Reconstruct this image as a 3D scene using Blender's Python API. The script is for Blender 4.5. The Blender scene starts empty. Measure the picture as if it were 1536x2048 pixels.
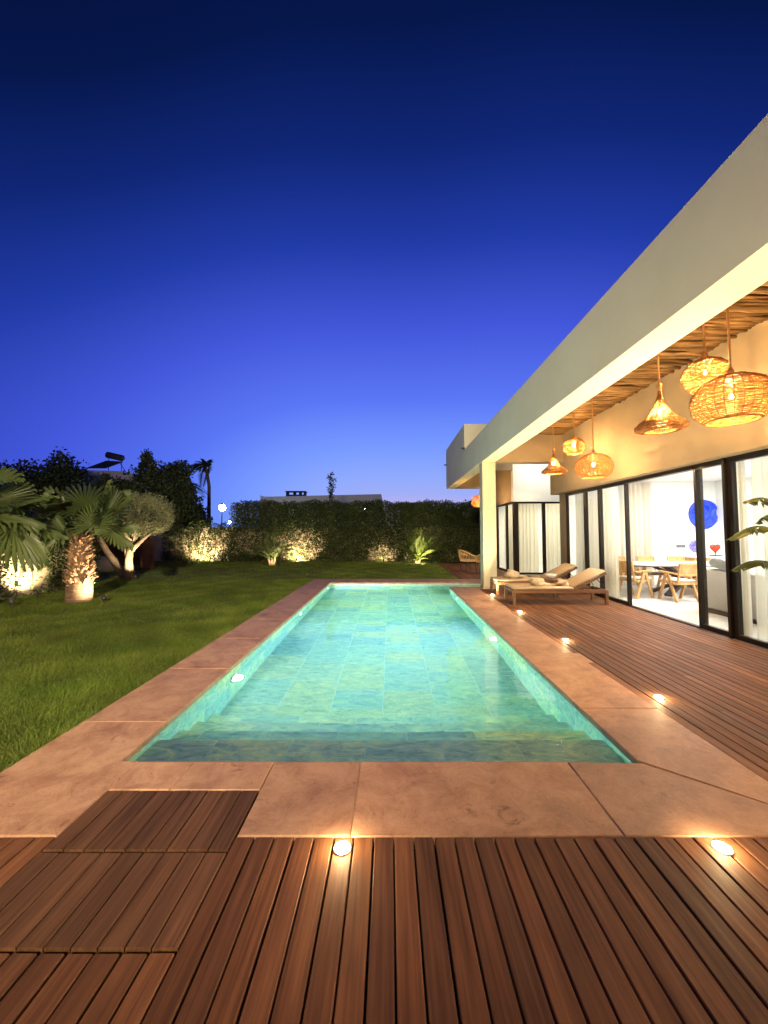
import bpy, math, random
import numpy as np
from mathutils import Vector, Matrix, Euler
random.seed(7); rng = np.random.default_rng(7)
PI = math.pi; R = math.radians
scene = bpy.context.scene
col = scene.collection

# ------------------------------------------------------------------ camera
cam_data = bpy.data.cameras.new('camera'); cam = bpy.data.objects.new('camera', cam_data); col.objects.link(cam)
cam_data.sensor_fit = 'HORIZONTAL'; cam_data.sensor_width = 36.0; cam_data.lens = 36.0 * 769 / 1536
cam_data.shift_x = -12 / 1536; cam_data.clip_start = .05; cam_data.clip_end = 3000
cam.location = (0, 0, 1.5); cam.rotation_euler = (R(90) + math.atan(40 / 769), 0, 0)
scene.camera = cam
# ------------------------------------------------------------------ world: clear dusk sky, brightest over the place where the sun went down
def lin(c):
    return tuple(((v / 255) / 12.92 if v / 255 <= .04045 else ((v / 255 + .055) / 1.055) ** 2.4) for v in c) + (1,)
world = bpy.data.worlds.new('World'); scene.world = world; world.use_nodes = True
wt = world.node_tree; wn = wt.nodes; wl = wt.links
for n in list(wn): wn.remove(n)
tc = wn.new('ShaderNodeTexCoord'); sep = wn.new('ShaderNodeSeparateXYZ'); wl.new(tc.outputs['Generated'], sep.inputs[0])
def ramp(nodes, stops, interp='EASE'):
    r = nodes.new('ShaderNodeValToRGB'); r.color_ramp.interpolation = interp; e = r.color_ramp.elements
    while len(e) < len(stops): e.new(.5)
    for el, (p, c) in zip(e, stops): el.position = p; el.color = c
    return r
elev = ramp(wn, [(0.0, lin((232, 184, 206))), (.05, lin((194, 178, 224))), (.10, lin((156, 170, 241))), (.145, lin((140, 166, 247))), (.22, lin((116, 150, 250))), (.33, lin((88, 116, 240))),
                 (.47, lin((66, 86, 214))), (.61, lin((33, 58, 164))), (.72, lin((16, 38, 116))), (.82, lin((6, 22, 72))), (1.0, lin((2, 9, 38)))], 'LINEAR')
# fade: height above the horizon and bearing away from the sunset heading both darken the sky
# azimuth falloff: cosine to the sunset heading (+Y, a little to the right)
vm = wn.new('ShaderNodeVectorMath'); vm.operation = 'MULTIPLY'; vm.inputs[1].default_value = (1, 1, 0); wl.new(tc.outputs['Generated'], vm.inputs[0])
nz = wn.new('ShaderNodeVectorMath'); nz.operation = 'NORMALIZE'; wl.new(vm.outputs[0], nz.inputs[0])
dt = wn.new('ShaderNodeVectorMath'); dt.operation = 'DOT_PRODUCT'; dt.inputs[1].default_value = Vector((.07, 1, 0)).normalized(); wl.new(nz.outputs[0], dt.inputs[0])
def wmath(op, a, b_=None):
    n = wn.new('ShaderNodeMath'); n.operation = op
    for k, v in enumerate((a, b_)):
        if v is None: continue
        if isinstance(v, (int, float)): n.inputs[k].default_value = v
        else: wl.new(v, n.inputs[k])
    return n.outputs[0]
side = wmath('MULTIPLY', wmath('TANH', wmath('MULTIPLY', wmath('POWER', wmath('MAXIMUM', wmath('SUBTRACT', 1.0, dt.outputs['Value']), 0.0), .8), 2.1)), .66)
up_ = wmath('MAXIMUM', sep.outputs['Z'], 0.0)
wl.new(wmath('SQRT', wmath('ADD', wmath('MULTIPLY', side, side), wmath('MULTIPLY', up_, up_))), elev.inputs[0])
bg = wn.new('ShaderNodeBackground'); bg.inputs['Strength'].default_value = 1.06; wl.new(elev.outputs[0], bg.inputs['Color'])
wo = wn.new('ShaderNodeOutputWorld'); wl.new(bg.outputs[0], wo.inputs['Surface'])
# ------------------------------------------------------------------ exposure, sampling
vs = scene.view_settings; vs.view_transform = 'Standard'; vs.look = 'None'; vs.exposure = 0; vs.gamma = 1; vs.use_curve_mapping = False
scene.render.engine = 'CYCLES'; cy = scene.cycles
cy.use_denoising = True
cy.max_bounces = 10; cy.diffuse_bounces = 4; cy.glossy_bounces = 4; cy.transmission_bounces = 8; cy.transparent_max_bounces = 24
cy.sample_clamp_indirect = 6.0; cy.blur_glossy = 1.0

# light levels in one place (W, colour)
LANTERN = 4300 * 5.0; ROOM = 370; ROOM2 = 210; UPLIGHT = 300; POOL = 860; GARDEN_GAIN = 4.2; GLOBE_FILL = 150; FLOOD_FILL = 13500; UPCOL = (1, .78, .46); GARDEN = (1, .76, .45)

# ================================================================== helpers
def link(o, parent=None):
    col.objects.link(o)
    if parent is not None: o.parent = parent
    return o
def tag(o, label=None, cat=None, group=None, kind=None):
    if label: o['label'] = label
    if cat: o['category'] = cat
    if group: o['group'] = group
    if kind: o['kind'] = kind
    return o
def thing(name, label, cat, loc=(0, 0, 0), rz=0, group=None):
    o = bpy.data.objects.new(name, None); col.objects.link(o); o.empty_display_size = .1
    o.location = loc; o.rotation_euler = (0, 0, rz)
    return tag(o, label, cat, group)
def structure(name):
    o = bpy.data.objects.new(name, None); col.objects.link(o); return tag(o, kind='structure')
def copy_tree(o, parent=None):
    c = o.copy(); col.objects.link(c); c.parent = parent
    for ch in list(o.children): copy_tree(ch, c)
    return c
class MB:
    def __init__(s): s.v = []; s.f = []
    def add(s, vs_, fs): b = len(s.v); s.v += [tuple(x) for x in vs_]; s.f += [tuple(i + b for i in f) for f in fs]; return s
    def box(s, x0, y0, z0, x1, y1, z1):
        return s.add([(x0, y0, z0), (x1, y0, z0), (x1, y1, z0), (x0, y1, z0), (x0, y0, z1), (x1, y0, z1), (x1, y1, z1), (x0, y1, z1)],
                     [(3, 2, 1, 0), (4, 5, 6, 7), (0, 1, 5, 4), (1, 2, 6, 5), (2, 3, 7, 6), (3, 0, 4, 7)])
    def cbox(s, c, d, m=None, ch=0.0):
        # box of size d at c, optionally chamfered and turned by matrix m
        hx, hy, hz = d[0] / 2, d[1] / 2, d[2] / 2
        if ch <= 0: vs_ = [(-hx, -hy, -hz), (hx, -hy, -hz), (hx, hy, -hz), (-hx, hy, -hz), (-hx, -hy, hz), (hx, -hy, hz), (hx, hy, hz), (-hx, hy, hz)]; fs = [(3, 2, 1, 0), (4, 5, 6, 7), (0, 1, 5, 4), (1, 2, 6, 5), (2, 3, 7, 6), (3, 0, 4, 7)]
        else:
            vs_ = []
            for z, k in ((-hz, ch), (-hz + ch, 0), (hz - ch, 0), (hz, ch)): vs_ += [(-hx + k, -hy + k, z), (hx - k, -hy + k, z), (hx - k, hy - k, z), (-hx + k, hy - k, z)]
            fs = [(3, 2, 1, 0), (12, 13, 14, 15)] + [(4 * l + i, 4 * l + (i + 1) % 4, 4 * l + 4 + (i + 1) % 4, 4 * l + 4 + i) for l in range(3) for i in range(4)]
        mm = m or Matrix()
        return s.add([tuple(Vector(c) + (mm @ Vector(v))) for v in vs_], fs)
    def bar(s, a, b, w, t):
        # rectangular bar from a to b
        a, b = Vector(a), Vector(b); d = (b - a); L = d.length; q = d.to_track_quat('X', 'Z').to_matrix()
        return s.cbox(tuple((a + b) / 2), (L, w, t), q, min(w, t) * .12)
    def prism(s, poly, z0, z1, ch=0.0):
        n = len(poly); cx = sum(p[0] for p in poly) / n; cy_ = sum(p[1] for p in poly) / n
        def ins(p):
            dx, dy = cx - p[0], cy_ - p[1]; L = math.hypot(dx, dy); return (p[0] + dx / L * ch * 1.4, p[1] + dy / L * ch * 1.4)
        rings = [[(p[0], p[1], z0) for p in poly], [(p[0], p[1], z1 - ch) for p in poly]]
        if ch: rings.append([ins(p) + (z1,) for p in poly])
        vs_ = [v for r in rings for v in r]; k = len(rings)
        fs = [tuple(range(n))[::-1], tuple(range((k - 1) * n, k * n))] + [(l * n + i, l * n + (i + 1) % n, (l + 1) * n + (i + 1) % n, (l + 1) * n + i) for l in range(k - 1) for i in range(n)]
        return s.add(vs_, fs)
    def tube(s, pts, rad, n=6, closed=False, caps=True):
        pts = [Vector(p) for p in pts]; m = len(pts)
        if not hasattr(rad, '__len__'): rad = [rad] * m
        vs_ = []; up = None
        for i, p in enumerate(pts):
            d = (pts[(i + 1) % m] - pts[i - 1]) if closed else (pts[min(i + 1, m - 1)] - pts[max(i - 1, 0)])
            d.normalize()
            if up is None: up = Vector((0, 0, 1)) if abs(d.z) < .9 else Vector((1, 0, 0))
            u = (up - d * up.dot(d)).normalized(); w = d.cross(u); up = u
            for k in range(n):
                a = 2 * PI * k / n; vs_.append(p + (u * math.cos(a) + w * math.sin(a)) * rad[i])
        fs = []
        for i in range(m if closed else m - 1):
            j = (i + 1) % m
            for k in range(n): fs.append((i * n + k, i * n + (k + 1) % n, j * n + (k + 1) % n, j * n + k))
        if caps and not closed: fs += [tuple(range(n))[::-1], tuple(range((m - 1) * n, m * n))]
        return s.add(vs_, fs)
    def lathe(s, prof, n=24, c=(0, 0, 0)):
        vs_ = [(c[0] + r * math.cos(2 * PI * k / n), c[1] + r * math.sin(2 * PI * k / n), c[2] + z) for r, z in prof for k in range(n)]
        fs = [(i * n + k, i * n + (k + 1) % n, (i + 1) * n + (k + 1) % n, (i + 1) * n + k) for i in range(len(prof) - 1) for k in range(n)]
        fs += [tuple(range(n))[::-1], tuple(range((len(prof) - 1) * n, len(prof) * n))]
        return s.add(vs_, fs)
    def mesh(s, name, m, smooth=False):
        me = bpy.data.meshes.new(name); me.from_pydata(s.v, [], s.f); me.materials.append(m)
        if smooth: me.polygons.foreach_set('use_smooth', [True] * len(me.polygons))
        me.update(); return me
    def build(s, name, m, parent=None, smooth=False):
        return link(bpy.data.objects.new(name, s.mesh(name, m, smooth)), parent)
def np_mesh(name, V, k, m, parent=None, tone=None):
    """V: (n*k, 3) vertices, every k of them one face"""
    me = bpy.data.meshes.new(name); nv = len(V); nf = nv // k
    me.vertices.add(nv); me.vertices.foreach_set('co', np.ascontiguousarray(V, dtype=np.float32).ravel())
    me.loops.add(nv); me.loops.foreach_set('vertex_index', np.arange(nv, dtype=np.int32))
    me.polygons.add(nf); me.polygons.foreach_set('loop_start', np.arange(0, nv, k, dtype=np.int32)); me.polygons.foreach_set('loop_total', np.full(nf, k, dtype=np.int32))
    if tone is not None:
        at = me.attributes.new('tone', 'FLOAT', 'POINT'); at.data.foreach_set('value', np.repeat(tone, k).astype(np.float32))
    me.materials.append(m); me.update(calc_edges=True)
    return link(bpy.data.objects.new(name, me), parent)
def unit(n):
    v = rng.normal(size=(n, 3)); return v / np.linalg.norm(v, axis=1)[:, None]
def leaf_quads(P, L, W, D=None, droop=0.0):
    """diamond leaves at P (n,3) with length L (n,), width W, direction D"""
    n = len(P); D = unit(n) if D is None else D / np.linalg.norm(D, axis=1)[:, None]
    D = D.copy(); D[:, 2] -= droop; D /= np.linalg.norm(D, axis=1)[:, None]
    S = np.cross(D, unit(n)); S /= np.linalg.norm(S, axis=1)[:, None] + 1e-9
    L = np.asarray(L).reshape(-1, 1); W = np.asarray(W).reshape(-1, 1)
    q = np.stack([P, P + D * L * .45 + S * W * .5, P + D * L, P + D * L * .45 - S * W * .5], 1)
    return q.reshape(-1, 3)

# ================================================================== materials
M = {}
def newmat(name):
    m = bpy.data.materials.new(name); m.use_nodes = True; nt = m.node_tree
    b = nt.nodes['Principled BSDF']; M[name] = m; return m, nt, nt.nodes, nt.links, b
def c4(c): return tuple(c) + (1,)
def simple(name, base, rough=.6, second=None, scale=4, detail=4, bump=0.0, bscale=None, rand=0.0, metal=0.0, spec=.5, stretch=None, contrast=(.35, .65), tone=False, emit=None, estr=0, subtle=None):
    """principled with noise between two colours, fine bump and a per-object shift"""
    m, nt, N, Lk, b = newmat(name)
    b.inputs['Roughness'].default_value = rough; b.inputs['Metallic'].default_value = metal; b.inputs['Specular IOR Level'].default_value = spec
    b.inputs['Base Color'].default_value = c4(base)
    t = N.new('ShaderNodeTexCoord'); src = t.outputs['Object']; oi = N.new('ShaderNodeObjectInfo')
    if rand or stretch:
        mp = N.new('ShaderNodeMapping'); mp.inputs['Scale'].default_value = stretch or (1, 1, 1)
        ad = N.new('ShaderNodeVectorMath'); ad.operation = 'ADD'; ml = N.new('ShaderNodeVectorMath'); ml.operation = 'SCALE'; ml.inputs[0].default_value = (37, 61, 23)
        Lk.new(oi.outputs['Random'], ml.inputs['Scale']); Lk.new(src, ad.inputs[0]); Lk.new(ml.outputs[0], ad.inputs[1]); Lk.new(ad.outputs[0], mp.inputs[0]); src = mp.outputs[0]
    out = None
    if second is not None:
        n = N.new('ShaderNodeTexNoise'); n.inputs['Scale'].default_value = scale; n.inputs['Detail'].default_value = detail; n.inputs['Roughness'].default_value = .6; Lk.new(src, n.inputs['Vector'])
        r = ramp(N, [(contrast[0], c4(base)), (contrast[1], c4(second))], 'LINEAR'); Lk.new(n.outputs['Fac'], r.inputs[0]); out = r.outputs[0]
    if tone:
        a = N.new('ShaderNodeAttribute'); a.attribute_name = 'tone'
        mt = N.new('ShaderNodeMapRange'); mt.inputs['To Min'].default_value = .45; mt.inputs['To Max'].default_value = 1.5; Lk.new(a.outputs['Fac'], mt.inputs[0])
        h = N.new('ShaderNodeHueSaturation'); Lk.new(mt.outputs[0], h.inputs['Value']); h.inputs['Color'].default_value = c4(base)
        if out: Lk.new(out, h.inputs['Color'])
        out = h.outputs[0]
    if rand:
        h = N.new('ShaderNodeHueSaturation'); mr = N.new('ShaderNodeMapRange'); mr.inputs['To Min'].default_value = 1 - rand; mr.inputs['To Max'].default_value = 1 + rand
        Lk.new(oi.outputs['Random'], mr.inputs[0]); Lk.new(mr.outputs[0], h.inputs['Value']); h.inputs['Color'].default_value = c4(base)
        if out: Lk.new(out, h.inputs['Color'])
        out = h.outputs[0]
    if out: Lk.new(out, b.inputs['Base Color'])
    if bump:
        n2 = N.new('ShaderNodeTexNoise'); n2.inputs['Scale'].default_value = bscale or scale * 4; n2.inputs['Detail'].default_value = 6; Lk.new(src, n2.inputs['Vector'])
        bp = N.new('ShaderNodeBump'); bp.inputs['Strength'].default_value = bump; bp.inputs['Distance'].default_value = .01; Lk.new(n2.outputs['Fac'], bp.inputs['Height']); Lk.new(bp.outputs[0], b.inputs['Normal'])
        rr = N.new('ShaderNodeMapRange'); rr.inputs['To Min'].default_value = max(rough - .12, .05); rr.inputs['To Max'].default_value = min(rough + .15, 1); Lk.new(n2.outputs['Fac'], rr.inputs[0]); Lk.new(rr.outputs[0], b.inputs['Roughness'])
    if emit: b.inputs['Emission Color'].default_value = c4(emit); b.inputs['Emission Strength'].default_value = estr
    return m
def leafmat(name, base, second, scale=1.2, trans=.3, rough=.55, tone=True):
    m = simple(name, base, rough, second, scale, 3, tone=tone, spec=.35)
    nt = m.node_tree; N, Lk = nt.nodes, nt.links; b = N['Principled BSDF']; o = N['Material Output']
    tr = N.new('ShaderNodeBsdfTranslucent'); ms = N.new('ShaderNodeMixShader'); ms.inputs[0].default_value = trans
    cs = b.inputs['Base Color'].links[0].from_socket; Lk.new(cs, tr.inputs['Color'])
    Lk.new(b.outputs[0], ms.inputs[1]); Lk.new(tr.outputs[0], ms.inputs[2]); Lk.new(ms.outputs[0], o.inputs['Surface']); return m
def emitmat(name, c, s):
    m, nt, N, Lk, b = newmat(name); e = N.new('ShaderNodeEmission'); e.inputs[0].default_value = c4(c); e.inputs[1].default_value = s
    Lk.new(e.outputs[0], N['Material Output'].inputs['Surface']); return m

def wood(name, a, bcol, rand, along=1, rough=.5):
    """plank wood: grain drawn out along one axis, darker streaks, weathered pale patches"""
    m, nt, N, Lk, b = newmat(name)
    t = N.new('ShaderNodeTexCoord'); oi = N.new('ShaderNodeObjectInfo')
    ml = N.new('ShaderNodeVectorMath'); ml.operation = 'SCALE'; ml.inputs[0].default_value = (37, 61, 23); Lk.new(oi.outputs['Random'], ml.inputs['Scale'])
    ad = N.new('ShaderNodeVectorMath'); Lk.new(t.outputs['Object'], ad.inputs[0]); Lk.new(ml.outputs[0], ad.inputs[1])
    sc = [60, 60, 60]; sc[along] = 1.6
    mp = N.new('ShaderNodeMapping'); mp.inputs['Scale'].default_value = sc; Lk.new(ad.outputs[0], mp.inputs[0])
    g = N.new('ShaderNodeTexNoise'); g.inputs['Scale'].default_value = 1; g.inputs['Detail'].default_value = 5; g.inputs['Distortion'].default_value = .4; Lk.new(mp.outputs[0], g.inputs['Vector'])
    r = ramp(N, [(.3, c4(a)), (.7, c4(bcol))], 'LINEAR'); Lk.new(g.outputs['Fac'], r.inputs[0])
    sc2 = [9, 9, 9]; sc2[along] = 1.3
    mp2 = N.new('ShaderNodeMapping'); mp2.inputs['Scale'].default_value = sc2; Lk.new(ad.outputs[0], mp2.inputs[0])
    p = N.new('ShaderNodeTexNoise'); p.inputs['Scale'].default_value = 1; p.inputs['Detail'].default_value = 5; p.inputs['Roughness'].default_value = .65; Lk.new(mp2.outputs[0], p.inputs['Vector'])
    pr = ramp(N, [(.25, (.62, .6, .58, 1)), (.5, (1, 1, 1, 1)), (.75, (1.28, 1.3, 1.32, 1))], 'LINEAR'); Lk.new(p.outputs['Fac'], pr.inputs[0])
    mu = N.new('ShaderNodeMix'); mu.data_type = 'RGBA'; mu.blend_type = 'MULTIPLY'; mu.inputs[0].default_value = 1; Lk.new(r.outputs[0], mu.inputs[6]); Lk.new(pr.outputs[0], mu.inputs[7])
    h = N.new('ShaderNodeHueSaturation'); mr = N.new('ShaderNodeMapRange'); mr.inputs['To Min'].default_value = 1 - rand; mr.inputs['To Max'].default_value = 1 + rand
    Lk.new(oi.outputs['Random'], mr.inputs[0]); Lk.new(mr.outputs[0], h.inputs['Value']); Lk.new(mu.outputs[2], h.inputs['Color'])
    Lk.new(h.outputs[0], b.inputs['Base Color'])
    rr = N.new('ShaderNodeMapRange'); rr.inputs['To Min'].default_value = rough + .18; rr.inputs['To Max'].default_value = rough - .12; Lk.new(p.outputs['Fac'], rr.inputs[0]); Lk.new(rr.outputs[0], b.inputs['Roughness'])
    b.inputs['Specular IOR Level'].default_value = .3
    bp = N.new('ShaderNodeBump'); bp.inputs['Strength'].default_value = .35; bp.inputs['Distance'].default_value = .004; Lk.new(g.outputs['Fac'], bp.inputs['Height']); Lk.new(bp.outputs[0], b.inputs['Normal'])
    return m
wood('deck_wood', (.098, .037, .015), (.200, .084, .036), .26, 1, .62)
wood('hatch_wood', (.070, .030, .014), (.145, .068, .033), .22, 1, .62)
wood('teak', (.13, .062, .028), (.25, .125, .060), .1, 0)
wood('oak', (.42, .24, .09), (.60, .38, .17), .08, 2)
wood('pole_wood', (.13, .066, .022), (.33, .185, .072), .5, 0, .75)

def stone_mat():
    m, nt, N, Lk, b = newmat('coping_stone')
    t = N.new('ShaderNodeTexCoord'); oi = N.new('ShaderNodeObjectInfo')
    ml = N.new('ShaderNodeVectorMath'); ml.operation = 'SCALE'; ml.inputs[0].default_value = (37, 61, 23); Lk.new(oi.outputs['Random'], ml.inputs['Scale'])
    ad = N.new('ShaderNodeVectorMath'); Lk.new(t.outputs['Object'], ad.inputs[0]); Lk.new(ml.outputs[0], ad.inputs[1])
    n = N.new('ShaderNodeTexNoise'); n.inputs['Scale'].default_value = 4.6; n.inputs['Detail'].default_value = 9; n.inputs['Roughness'].default_value = .7; n.inputs['Distortion'].default_value = .6; Lk.new(ad.outputs[0], n.inputs['Vector'])
    r = ramp(N, [(.28, (.24, .110, .060, 1)), (.42, (.37, .195, .118, 1)), (.55, (.47, .268, .172, 1)), (.64, (.51, .305, .20, 1)), (.76, (.33, .165, .098, 1))], 'LINEAR'); Lk.new(n.outputs['Fac'], r.inputs[0])
    v = N.new('ShaderNodeTexNoise'); v.inputs['Scale'].default_value = 4.5; v.inputs['Detail'].default_value = 8; v.inputs['Roughness'].default_value = .75; v.inputs['Distortion'].default_value = 2.2; Lk.new(ad.outputs[0], v.inputs['Vector'])
    vr = ramp(N, [(.31, (.36, .28, .23, 1)), (.38, (.74, .68, .63, 1)), (.44, (1, 1, 1, 1)), (.485, (1, 1, 1, 1)), (.50, (.70, .62, .56, 1)), (.515, (1, 1, 1, 1))], 'LINEAR'); Lk.new(v.outputs['Fac'], vr.inputs[0])
    mu = N.new('ShaderNodeMix'); mu.data_type = 'RGBA'; mu.blend_type = 'MULTIPLY'; mu.inputs[0].default_value = .95; Lk.new(r.outputs[0], mu.inputs[6]); Lk.new(vr.outputs[0], mu.inputs[7])
    h = N.new('ShaderNodeHueSaturation'); mr = N.new('ShaderNodeMapRange'); mr.inputs['To Min'].default_value = .9; mr.inputs['To Max'].default_value = 1.1
    Lk.new(oi.outputs['Random'], mr.inputs[0]); Lk.new(mr.outputs[0], h.inputs['Value']); Lk.new(mu.outputs[2], h.inputs['Color']); Lk.new(h.outputs[0], b.inputs['Base Color'])
    f = N.new('ShaderNodeTexNoise'); f.inputs['Scale'].default_value = 60; f.inputs['Detail'].default_value = 6; Lk.new(ad.outputs[0], f.inputs['Vector'])
    bp = N.new('ShaderNodeBump'); bp.inputs['Strength'].default_value = .22; bp.inputs['Distance'].default_value = .005; Lk.new(f.outputs['Fac'], bp.inputs['Height'])
    bp2 = N.new('ShaderNodeBump'); bp2.inputs['Strength'].default_value = .3; bp2.inputs['Distance'].default_value = .01; Lk.new(v.outputs['Fac'], bp2.inputs['Height']); Lk.new(bp.outputs[0], bp2.inputs['Normal']); Lk.new(bp2.outputs[0], b.inputs['Normal'])
    rr = N.new('ShaderNodeMapRange'); rr.inputs['To Min'].default_value = .38; rr.inputs['To Max'].default_value = .75; Lk.new(n.outputs['Fac'], rr.inputs[0]); Lk.new(rr.outputs[0], b.inputs['Roughness'])
    return m
stone_mat()
def tile_mat(name, gain):
    m, nt, N, Lk, b = newmat(name)
    t = N.new('ShaderNodeTexCoord'); oi = N.new('ShaderNodeObjectInfo')
    ml = N.new('ShaderNodeVectorMath'); ml.operation = 'SCALE'; ml.inputs[0].default_value = (37, 61, 23); Lk.new(oi.outputs['Random'], ml.inputs['Scale'])
    ad = N.new('ShaderNodeVectorMath'); Lk.new(t.outputs['Object'], ad.inputs[0]); Lk.new(ml.outputs[0], ad.inputs[1])
    base = ramp(N, [(0, (.36, .46, .46, 1)), (.14, (.45, .49, .42, 1)), (.28, (.29, .40, .42, 1)), (.42, (.50, .49, .36, 1)), (.55, (.38, .47, .46, 1)), (.66, (.52, .51, .40, 1)), (.78, (.28, .37, .41, 1)), (.9, (.43, .51, .45, 1)), (1, (.40, .46, .42, 1))], 'CONSTANT')
    Lk.new(oi.outputs['Random'], base.inputs[0])
    mp = N.new('ShaderNodeMapping'); mp.inputs['Scale'].default_value = (1, 2.2, 1.6); Lk.new(ad.outputs[0], mp.inputs[0])
    n = N.new('ShaderNodeTexNoise'); n.inputs['Scale'].default_value = 5.5; n.inputs['Detail'].default_value = 9; n.inputs['Roughness'].default_value = .74; n.inputs['Distortion'].default_value = .8; Lk.new(mp.outputs[0], n.inputs['Vector'])
    r = ramp(N, [(.30, (.26, .32, .36, 1)), (.42, (.62, .70, .72, 1)), (.52, (.98, .98, .92, 1)), (.60, (1.3, 1.15, .88, 1)), (.70, (1.65, 1.35, .95, 1))], 'LINEAR'); Lk.new(n.outputs['Fac'], r.inputs[0])
    mu = N.new('ShaderNodeMix'); mu.data_type = 'RGBA'; mu.blend_type = 'MULTIPLY'; mu.inputs[0].default_value = 1; Lk.new(base.outputs[0], mu.inputs[6]); Lk.new(r.outputs[0], mu.inputs[7]); gn = N.new('ShaderNodeMix'); gn.data_type = 'RGBA'; gn.blend_type = 'MULTIPLY'; gn.inputs[0].default_value = 1; gn.inputs[7].default_value = gain; Lk.new(mu.outputs[2], gn.inputs[6]); Lk.new(gn.outputs[2], b.inputs['Base Color'])
    b.inputs['Roughness'].default_value = .6
    bp = N.new('ShaderNodeBump'); bp.inputs['Strength'].default_value = .6; bp.inputs['Distance'].default_value = .02; Lk.new(n.outputs['Fac'], bp.inputs['Height']); Lk.new(bp.outputs[0], b.inputs['Normal'])
tile_mat('slate_tile', (1.18, 1.1, 1.02, 1)); tile_mat('brightened_slate', (1.7, 1.45, 1.25, 1))  # second, brightened copy makes up for the light missing on the steps
simple('mortar', (.36, .21, .135), .9, (.26, .14, .085), 12)
simple('grout', (.70, .74, .70), .8, (.62, .66, .62), 8)
def water_mat():
    m, nt, N, Lk, b = newmat('water'); N.remove(b); o = N['Material Output']
    g = N.new('ShaderNodeBsdfGlass'); g.inputs['IOR'].default_value = 1.33; g.inputs['Roughness'].default_value = 0
    t = N.new('ShaderNodeTexCoord'); n = N.new('ShaderNodeTexNoise'); n.inputs['Scale'].default_value = 5; n.inputs['Detail'].default_value = 2.5; n.inputs['Distortion'].default_value = .5; Lk.new(t.outputs['Object'], n.inputs['Vector'])
    bp = N.new('ShaderNodeBump'); bp.inputs['Strength'].default_value = .16; bp.inputs['Distance'].default_value = .02; Lk.new(n.outputs['Fac'], bp.inputs['Height']); Lk.new(bp.outputs[0], g.inputs['Normal'])
    a = N.new('ShaderNodeVolumeAbsorption'); a.inputs['Color'].default_value = (.16, .92, .84, 1); a.inputs['Density'].default_value = .22
    sc = N.new('ShaderNodeVolumeScatter'); sc.inputs['Color'].default_value = (.75, 1, .97, 1); sc.inputs['Density'].default_value = .035; sc.inputs['Anisotropy'].default_value = .45
    av = N.new('ShaderNodeAddShader'); Lk.new(a.outputs[0], av.inputs[0]); Lk.new(sc.outputs[0], av.inputs[1])
    Lk.new(g.outputs[0], o.inputs['Surface']); Lk.new(av.outputs[0], o.inputs['Volume'])
water_mat()
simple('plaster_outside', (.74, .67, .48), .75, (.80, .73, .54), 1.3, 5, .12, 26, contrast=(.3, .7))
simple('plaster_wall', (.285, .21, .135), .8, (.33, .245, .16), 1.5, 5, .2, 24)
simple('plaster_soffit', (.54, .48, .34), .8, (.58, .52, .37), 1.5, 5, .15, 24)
simple('white_paint', (.78, .78, .77), .7, (.74, .74, .73), 2)
simple('room_floor', (.58, .58, .57), .25, (.64, .64, .63), 1.2, 5)
simple('dark_frame', (.010, .007, .0055), .4, (.016, .011, .009), 5, 3, spec=.3)
simple('track_metal', (.05, .038, .033), .3, metal=.6)
def glass_mat():
    m, nt, N, Lk, b = newmat('window_glass'); N.remove(b); o = N['Material Output']
    tr = N.new('ShaderNodeBsdfTransparent'); tr.inputs[0].default_value = (.95, .98, .97, 1); gl = N.new('ShaderNodeBsdfGlossy'); gl.inputs['Roughness'].default_value = 0
    fr = N.new('ShaderNodeFresnel'); fr.inputs['IOR'].default_value = 1.5; ms = N.new('ShaderNodeMixShader')
    ge = N.new('ShaderNodeNewGeometry'); inv = N.new('ShaderNodeMath'); inv.operation = 'SUBTRACT'; inv.inputs[0].default_value = 1; Lk.new(ge.outputs['Backfacing'], inv.inputs[1])
    mu = N.new('ShaderNodeMath'); mu.operation = 'MULTIPLY'; Lk.new(fr.outputs[0], mu.inputs[0]); Lk.new(inv.outputs[0], mu.inputs[1])
    Lk.new(mu.outputs[0], ms.inputs[0]); Lk.new(tr.outputs[0], ms.inputs[1]); Lk.new(gl.outputs[0], ms.inputs[2]); Lk.new(ms.outputs[0], o.inputs['Surface'])
glass_mat()
def curtain_mat(name, c, clear):
    m, nt, N, Lk, b = newmat(name); o = N['Material Output']; b.inputs['Base Color'].default_value = c4(c); b.inputs['Roughness'].default_value = .9
    tl = N.new('ShaderNodeBsdfTranslucent'); tl.inputs[0].default_value = c4(c); tr = N.new('ShaderNodeBsdfTransparent')
    m1 = N.new('ShaderNodeMixShader'); m1.inputs[0].default_value = .5; m2 = N.new('ShaderNodeMixShader'); m2.inputs[0].default_value = clear
    Lk.new(b.outputs[0], m1.inputs[1]); Lk.new(tl.outputs[0], m1.inputs[2]); Lk.new(m1.outputs[0], m2.inputs[1]); Lk.new(tr.outputs[0], m2.inputs[2]); Lk.new(m2.outputs[0], o.inputs['Surface'])
curtain_mat('curtain', (.74, .70, .60), .12)
curtain_mat('sheer_curtain', (.72, .71, .64), .30)
m = simple('wicker', (.15, .058, .011), .6, (.33, .145, .032), 22, 3, spec=.3)
_n = m.node_tree; _b = _n.nodes['Principled BSDF']; _t = _n.nodes.new('ShaderNodeBsdfTranslucent'); _t.inputs[0].default_value = (.50, .17, .022, 1); _ms = _n.nodes.new('ShaderNodeMixShader'); _ms.inputs[0].default_value = .3
_n.links.new(_b.outputs[0], _ms.inputs[1]); _n.links.new(_t.outputs[0], _ms.inputs[2]); _n.links.new(_ms.outputs[0], _n.nodes['Material Output'].inputs['Surface'])
simple('rope', (.30, .14, .05), .8, (.4, .2, .08), 40)
emitmat('bulb', (1, .60, .23), LANTERN)
emitmat('fill_globe', (1, .60, .28), GLOBE_FILL)
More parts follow.
